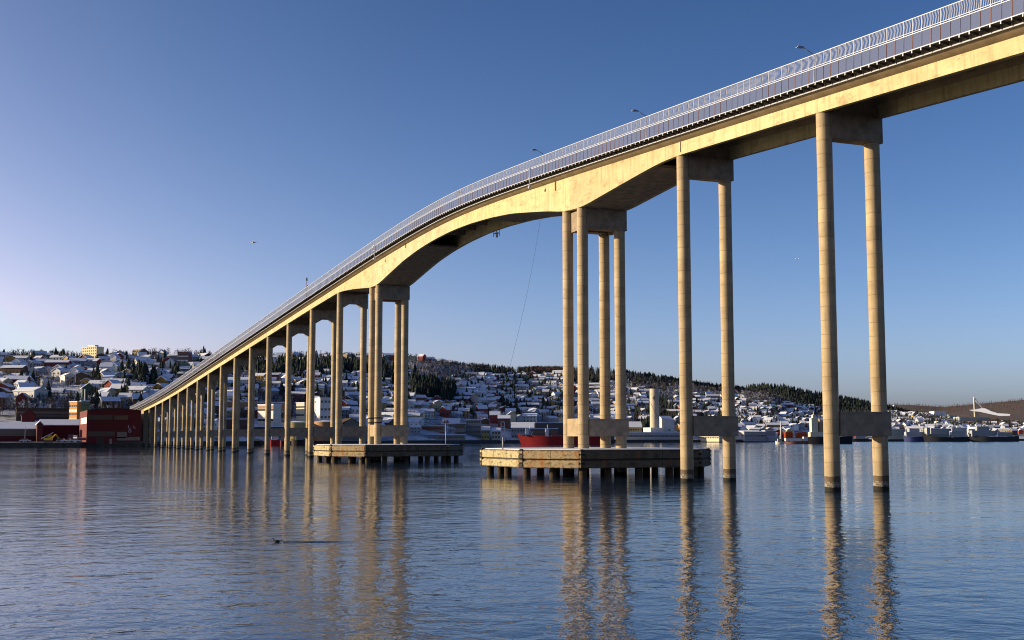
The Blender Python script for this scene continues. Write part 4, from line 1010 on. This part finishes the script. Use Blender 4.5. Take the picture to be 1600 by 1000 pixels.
for (ua, ub, ya_, yb_, cnt) in HZ:
    tries = 0; got = 0
    while got < cnt and tries < cnt * 14:
        tries += 1
        u = random.uniform(ua, ub); y = random.uniform(ya_, yb_)
        # streets follow the contour: snap to rows with a little wander
        row = 6.2 if u < 640 else (5.0 if u < 1100 else 3.9)
        y = round((y + u * .012) / row) * row - u * .012 + random.uniform(-1.1, 1.1)
        if not clear(u, y): continue
        D = find_D(u, y); X, Y = XY(u, D)
        mind = 10.8
        if any((X - q[0]) ** 2 + (Y - q[1]) ** 2 < mind * mind for q in HOUSES[-260:]): continue
        if 54 < X < 72 and Y < 640: continue
        v = random.choices(range(6), [.28, .2, .2, .12, .14, .06])[0]; c = random.choices(range(8), CW)[0]
        rot = -YAW + random.gauss(0, .35) + (math.pi / 2 if random.random() < .38 else 0)
        s = random.uniform(.85, 1.15) * (.86 if u > 325 else .95)
        HOUSES.append((X, Y, HXY(X, Y) - .2, v, c, rot, s, u, y, D)); got += 1
def region(u):
    for lim, nm in ((125, 'left of the red warehouse'), (228, 'above the red warehouse'), (330, 'under the descending deck'), (440, 'behind the far piers'), (575, 'just left of the farther main pier'), (645, 'behind the farther main pier'),
                    (760, 'right of the farther main pier'), (875, 'left of the nearer main pier'), (985, 'behind the nearer main pier'), (1062, 'around the round tower'), (1160, 'behind the second pier'), (1290, 'left of the nearest pier'), (1385, 'framed by the nearest pier'), (9999, 'right of the nearest pier')):
        if u < lim: return nm
def band(u, y):
    top = I(u, YRG); q = (y - top) / (682 - top)
    return 'high up' if q < .28 else ('mid-slope' if q < .58 else 'low down')
ORD = 'first second third fourth fifth sixth seventh eighth ninth tenth eleventh twelfth thirteenth fourteenth fifteenth sixteenth seventeenth eighteenth nineteenth twentieth'.split()
TENS = ['twenty', 'thirty', 'forty', 'fifty', 'sixty', 'seventy', 'eighty']
def ordn(n):
    n += 1
    if n <= 20: return ORD[n - 1]
    return TENS[n // 10 - 2] + '-' + ORD[n % 10 - 1] if n % 10 else TENS[n // 10 - 2][:-1] + 'ieth'
def label_all(items, what):
    """items: list of (u, y, descr, setter). labels count from the left inside region and band"""
    cells = {}
    for it in items: cells.setdefault((region(it[0]), band(it[0], it[1]), it[2]), []).append(it)
    for (rg, bd, ds), L in cells.items():
        L.sort(key=lambda q: q[0])
        for n, it in enumerate(L):
            if len(L) == 1: it[3](f'{ds} {bd}, {rg}')
            else: it[3](f'{ordn(n)} {ds} from left, {bd}, {rg}')
order = sorted(range(len(HOUSES)), key=lambda k: HOUSES[k][9] / HOUSES[k][6] / VARS[HOUSES[k][3]][0] * 10)
single = [k for k in order if -12 < HOUSES[k][7] < 1612][:285]; sset = set(single)
labels = []
for n, k in enumerate(single):
    X, Y, Z, v, c, rot, s, u, y, D = HOUSES[k]
    t = add(None, 'house', None, (X, Y, Z), rot); t.scale = (s, s, s); t['category'] = 'house'; t['group'] = 'snow-roofed houses on the hillside'
    a, b, ch = HM[v]; col = COLS[c][1]; j = random.uniform(.85, 1.12); col = tuple(q * j for q in col)
    add(a, 'wall', t, color=col); rf = add(b, 'roof', t)
    if n < 200: add(ch, 'chimney', rf)
    w, l, h, r = VARS[v]
    if n < 230:
        nc = max(2, int(w / 2.6)); m = win_mesh(1.15, 1.25)
        for rr_ in range(2 if h > 5 else 1):
            for q in range(nc): add(m, 'window', t, (w * ((q + .5) / nc - .5), -l / 2, .9 + rr_ * 2.7))
        for q in range(2):
            for rr_ in range(2 if h > 5 else 1): add(m, 'window', t, (-w / 2, l * ((q + .5) / 2 - .5), .9 + rr_ * 2.7), -math.pi / 2); 
        if n < 120:
            for q in range(2): add(m, 'window', t, (w / 2, l * ((q + .5) / 2 - .5), .9 if q else 3.6 if h > 5 else .9), math.pi / 2)
    size = {3: 'long ', 4: 'low ', 5: 'big ', 2: 'tall '}.get(v, '')
    labels.append((u, y, f'{size}{COLS[c][0]} snow-roofed house', lambda s_, t=t: t.__setitem__('label', s_)))
label_all(labels, 'house')
# the rest, joined
VV, FF, MM = [], [], []; off = 0
WC = [m_ for m_ in (plain('far_wall_' + n_.replace('-', '_'), c_, .8, .15, .3) for n_, c_ in COLS)]
def tris(mb):
    out = []
    for f in mb.f:
        for q in range(1, len(f) - 1): out.append((f[0], f[q], f[q + 1]))
    return np.array(out)
HT = [(np.array(a.v), tris(a), np.array(b.v), tris(b)) for a, b, c_ in HP]
wq = MB(); wq.box(-.55, .55, -.06, .05, 0, 1.2); WV, WF = np.array(wq.v), tris(wq)
for k, (X, Y, Z, v, c, rot, s, u, y, D) in enumerate(HOUSES):
    if k in sset: continue
    cr, sr = math.cos(rot), math.sin(rot); M = np.array([[cr, -sr, 0], [sr, cr, 0], [0, 0, 1]]) * s
    for vv, ff, mi_ in ((HT[v][0], HT[v][1], c), (HT[v][2], HT[v][3], 8)):
        VV.append(vv @ M.T + (X, Y, Z)); FF.append(ff + off); MM += [mi_] * len(ff); off += len(vv)
    w, l, h, r = VARS[v]; nc = max(2, int(w / 2.8))
    for q in range(nc):
        for z_ in ((.9, 3.6) if h > 5 else (.9,)):
            VV.append((WV + (w * ((q + .5) / nc - .5), -l / 2, z_)) @ M.T + (X, Y, Z)); FF.append(WF + off); MM += [9] * len(WF); off += len(WV)
if VV: bigmesh('distant_houses', np.concatenate(VV), np.concatenate(FF), WC + [SNOW, GLASS], MM)

# ------------------------------------------------------------------ trees
def conifer_geo(seed, tiers=6, pts=9):
    r_ = random.Random(seed); mb = MB(); H = 10.0
    for t_ in range(tiers):
        z0 = 1.0 + t_ * (H - 2) / tiers; z1 = z0 + (H - 1) / tiers * 1.75; z1 = min(z1, H)
        R0 = 2.5 * (1 - t_ / tiers) ** .85 + .25; k0 = len(mb.v); mb.v.append((r_.uniform(-.1, .1), r_.uniform(-.1, .1), z1))
        for i in range(pts * 2):
            a = math.pi * i / pts + t_; q = R0 * (r_.uniform(.85, 1.15) if i % 2 == 0 else r_.uniform(.45, .65))
            mb.v.append((q * math.cos(a), q * math.sin(a), z0 - (.5 if i % 2 == 0 else -.2)))
        for i in range(pts * 2): mb.f.append((k0, k0 + 1 + i, k0 + 1 + (i + 1) % (pts * 2))); mb.m.append(0)
    return mb
def bare_geo(seed, n=34, H=8.0, spread=2.6):
    r_ = random.Random(seed); mb = MB()
    def twig(p, q, w):
        d = (q - p); s = d.cross(Vector((r_.uniform(-1, 1), r_.uniform(-1, 1), .3))).normalized() * w
        mb.tri(tuple(p - s), tuple(p + s), tuple(q))
    for i in range(n):
        z = r_.uniform(.22, .8) * H; a = r_.uniform(0, 6.283); el = r_.uniform(.35, 1.2)
        L = (1 - z / H * .55) * spread * r_.uniform(.7, 1.2)
        p = Vector((0, 0, z)); q = p + Vector((math.cos(a) * math.cos(el), math.sin(a) * math.cos(el), math.sin(el))) * L
        twig(p, q, .10)
        for _ in range(2):
            m_ = p.lerp(q, r_.uniform(.35, .8)); a2 = a + r_.uniform(-.9, .9); e2 = el + r_.uniform(-.3, .5)
            twig(m_, m_ + Vector((math.cos(a2) * math.cos(e2), math.sin(a2) * math.cos(e2), math.sin(e2))) * L * .55, .075)
    return mb
def trunk_geo(H, r0):
    mb = MB(); mb.cyl((0, 0, -1), (0, 0, H), r0, r0 * .25, 5, False); return mb
CG = [conifer_geo(k) for k in range(5)]; BG = [bare_geo(k) for k in range(6)]
CTm = trunk_geo(8.5, .28); BTm = trunk_geo(7.4, .17)
CM = [g.mesh('conifer_crown', CONIF) for g in CG]; BMs = {'b': [g.mesh('bare_crown', BIRCH) for g in BG], 'f': [g.mesh('frosted_crown', FROST) for g in BG[:3]], 'r': [g.mesh('reddish_crown', REDTW) for g in BG[:3]]}
CTM = CTm.mesh('conifer_trunk', BARK); BTM = BTm.mesh('bare_trunk', BARK)
# zones: (u0,u1,y0,y1,kind,count,hmin,hmax)
TZ = [(380, 560, 571, 590, 'c', 240, 9, 14), (330, 640, 556, 566, 'b', 260, 6, 10), (330, 640, 555, 564, 'c', 60, 5, 9), (600, 640, 578, 600, 'c', 60, 9, 15), (500, 600, 572, 592, 'c', 150, 10, 16),
      (642, 684, 606, 628, 'c', 230, 11, 17), (690, 706, 612, 634, 'c', 90, 12, 18), (640, 745, 568, 606, 'b', 480, 7, 11), (640, 745, 568, 606, 'f', 750, 6, 9), (636, 760, 560, 570, 'b', 160, 7, 11), (740, 900, 574, 586, 'b', 420, 7, 12), (740, 830, 576, 590, 'c', 110, 7, 12),
      (820, 885, 574, 586, 'r', 520, 9, 13), (885, 1165, 578, 600, 'b', 1500, 8, 14), (885, 1165, 582, 604, 'c', 420, 9, 15), (985, 1165, 598, 616, 'b', 900, 8, 12), (940, 1165, 590, 622, 'f', 500, 8, 12), (-40, 640, 562, 650, 'f', 700, 5, 8), (690, 985, 590, 660, 'f', 700, 5, 8), (1160, 1235, 614, 634, 'f', 800, 7, 11), (1160, 1240, 612, 634, 'b', 700, 8, 12), (1150, 1230, 606, 616, 'r', 200, 8, 12),
      (780, 890, 590, 655, 'c', 330, 7, 12), (770, 890, 590, 655, 'f', 520, 5, 9), (780, 985, 590, 660, 'b', 1700, 5, 10), (690, 800, 590, 655, 'c', 80, 6, 12), (690, 800, 590, 655, 'b', 900, 5, 9), (690, 800, 590, 655, 'f', 300, 5, 8),
      (-40, 330, 556, 566, 'b', 330, 7, 12), (-40, 330, 558, 574, 'c', 80, 5, 10), (-40, 330, 560, 650, 'b', 1500, 5, 9), (-40, 330, 560, 650, 'c', 95, 8, 14), (-40, 330, 562, 640, 'f', 260, 4, 7),
      (150, 170, 600, 622, 'c', 0, 9, 13), (205, 240, 590, 612, 'c', 26, 12, 17), (325, 640, 590, 660, 'b', 1500, 5, 9), (325, 640, 590, 660, 'f', 320, 5, 8), (325, 640, 592, 640, 'c', 90, 7, 13),
      (980, 1300, 618, 670, 'b', 2400, 6, 10), (980, 1300, 618, 670, 'c', 600, 6, 12), (980, 1300, 618, 670, 'f', 450, 5, 8), (1312, 1620, 646, 676, 'b', 2000, 6, 11), (1312, 1620, 644, 674, 'c', 700, 6, 12), (1440, 1500, 648, 662, 'b', 400, 6, 10), (1505, 1620, 655, 668, 'r', 500, 8, 12)]
TREES = []
for (ua, ub, ya_, yb_, kd, cnt, h0, h1) in TZ:
    for _ in range(cnt):
        u = random.uniform(ua, ub); y = random.uniform(ya_, yb_)
        if kd == 'c' and random.random() < .5 and TREES and ua < TREES[-1][5] < ub: u = TREES[-1][5] + random.gauss(0, 5); y = TREES[-1][6] + random.gauss(0, 2)
        if u > 1500 and y < I(u, YRG): y = I(u, YRG) + 1
        D = find_D(u, max(y, I(u, YRG) + .3)); X, Y = XY(u, D)
        if 53 < X < 73 and Y < 640: continue
        if (46 < u < 134 and 606 < y < 625) or (640 < u < 690 and 588 < y < 606 and kd == 'b' and (u - 640) * .45 + 586 > y - 3 and (u - 640) * .45 + 584 < y + 6): continue
        if (598 < u < 622 and y < 590 and kd == 'b'): continue
        TREES.append((X, Y, HXY(X, Y) - .2, kd, random.uniform(h0, h1), u, y, D))
def tsize(t): return t[4] / t[7]
ordc = sorted([k for k, t in enumerate(TREES) if t[3] == 'c' and -5 < t[5] < 1605], key=lambda k: -tsize(TREES[k]))[:150]
ordb = sorted([k for k, t in enumerate(TREES) if t[3] != 'c' and -5 < t[5] < 1605], key=lambda k: -tsize(TREES[k]))[:130]
labels = []
for k in ordc + ordb:
    X, Y, Z, kd, h, u, y, D = TREES[k]
    nm = 'conifer' if kd == 'c' else 'bare_tree'
    t = add(None, nm, None, (X, Y, Z), random.uniform(0, 6)); t['category'] = 'tree'; t['group'] = 'dark conifers among the houses' if kd == 'c' else 'leafless trees among the houses'
    s = h / (10 if kd == 'c' else 8.5); t.scale = (s, s, s)
    if kd == 'c': add(CTM, 'trunk', t); add(random.choice(CM), 'crown', t)
    else: add(BTM, 'trunk', t); add(random.choice(BMs[kd]), 'crown', t)
    ds = {'c': 'dark conifer', 'b': 'brown leafless tree', 'f': 'frosted white leafless tree', 'r': 'reddish leafless tree'}[kd]
    labels.append((u, y, ds, lambda s_, t=t: t.__setitem__('label', s_)))
label_all(labels, 'tree')
iset = set(ordc + ordb)
def scatter(name, geos, trunk, mats, sel):
    VV, FF, MM = [], [], []; off = 0; L = [(np.array(g.v), np.array(g.f)) for g in geos]; TV, TF = np.array(trunk.v), tris(trunk)
    for (X, Y, Z, h, mi_, base) in sel:
        v, f = random.choice(L); a = random.uniform(0, 6.28); c, s = math.cos(a), math.sin(a); q = h / base; qw = q * random.uniform(.85, 1.15)
        for vv, ff, m_ in ((v, f, mi_), (TV, TF, len(mats) - 1)):
            P = np.empty_like(vv); P[:, 0] = (vv[:, 0] * c - vv[:, 1] * s) * qw + X; P[:, 1] = (vv[:, 0] * s + vv[:, 1] * c) * qw + Y; P[:, 2] = vv[:, 2] * q + Z
            VV.append(P); FF.append(ff + off); MM.append(np.full(len(ff), m_)); off += len(vv)
    return bigmesh(name, np.concatenate(VV), np.concatenate(FF), mats, np.concatenate(MM))
CGl = [conifer_geo(k + 20, 5, 6) for k in range(4)]; BGl = [bare_geo(k + 20, 15) for k in range(6)]
ttr = MB(); ttr.cyl((0, 0, -1), (0, 0, 7), .2, .08, 3, False)
scatter('hillside_conifers', CGl, ttr, [CONIF, BARK], [(t[0], t[1], t[2], t[4], 0, 10.) for k, t in enumerate(TREES) if t[3] == 'c' and k not in iset])
scatter('bare_woodland', BGl, ttr, [BIRCH, FROST, REDTW, BARK], [(t[0], t[1], t[2], t[4], 'bfr'.index(t[3]), 8.5) for k, t in enumerate(TREES) if t[3] != 'c' and k not in iset])
# woods on the two far ridges
sel = []
for _ in range(2600):
    u = random.uniform(1130, 1430); t_ = random.random() ** .5; D = 2450 + 650 * t_; yr = float(I(u, DRK))
    z = 3 + (ZY(yr, 3100) - 3) * t_ ** .8; x, y = XY(u, D); sel.append((x, y, z - 1, random.uniform(8, 15), 0, 10.))
o = scatter('ridge_forest', CGl[:2], ttr, [CONIF, BARK], sel)
sel = []
for _ in range(1500):
    u = random.uniform(1372, 1640); t_ = random.random() ** .35; D = 3600 + 1100 * t_; yr = float(I(u, FARR))
    z = 3 + (ZY(yr, 4700) - 3) * t_ ** .8; x, y = XY(u, D); sel.append((x, y, z - 1, random.uniform(8, 14), 0, 8.5))
scatter('far_ridge_woods', BGl[:3], ttr, [REDTW, BARK], sel)
print('houses', len(HOUSES), 'trees', len(TREES), 'objects', len(bpy.data.objects))
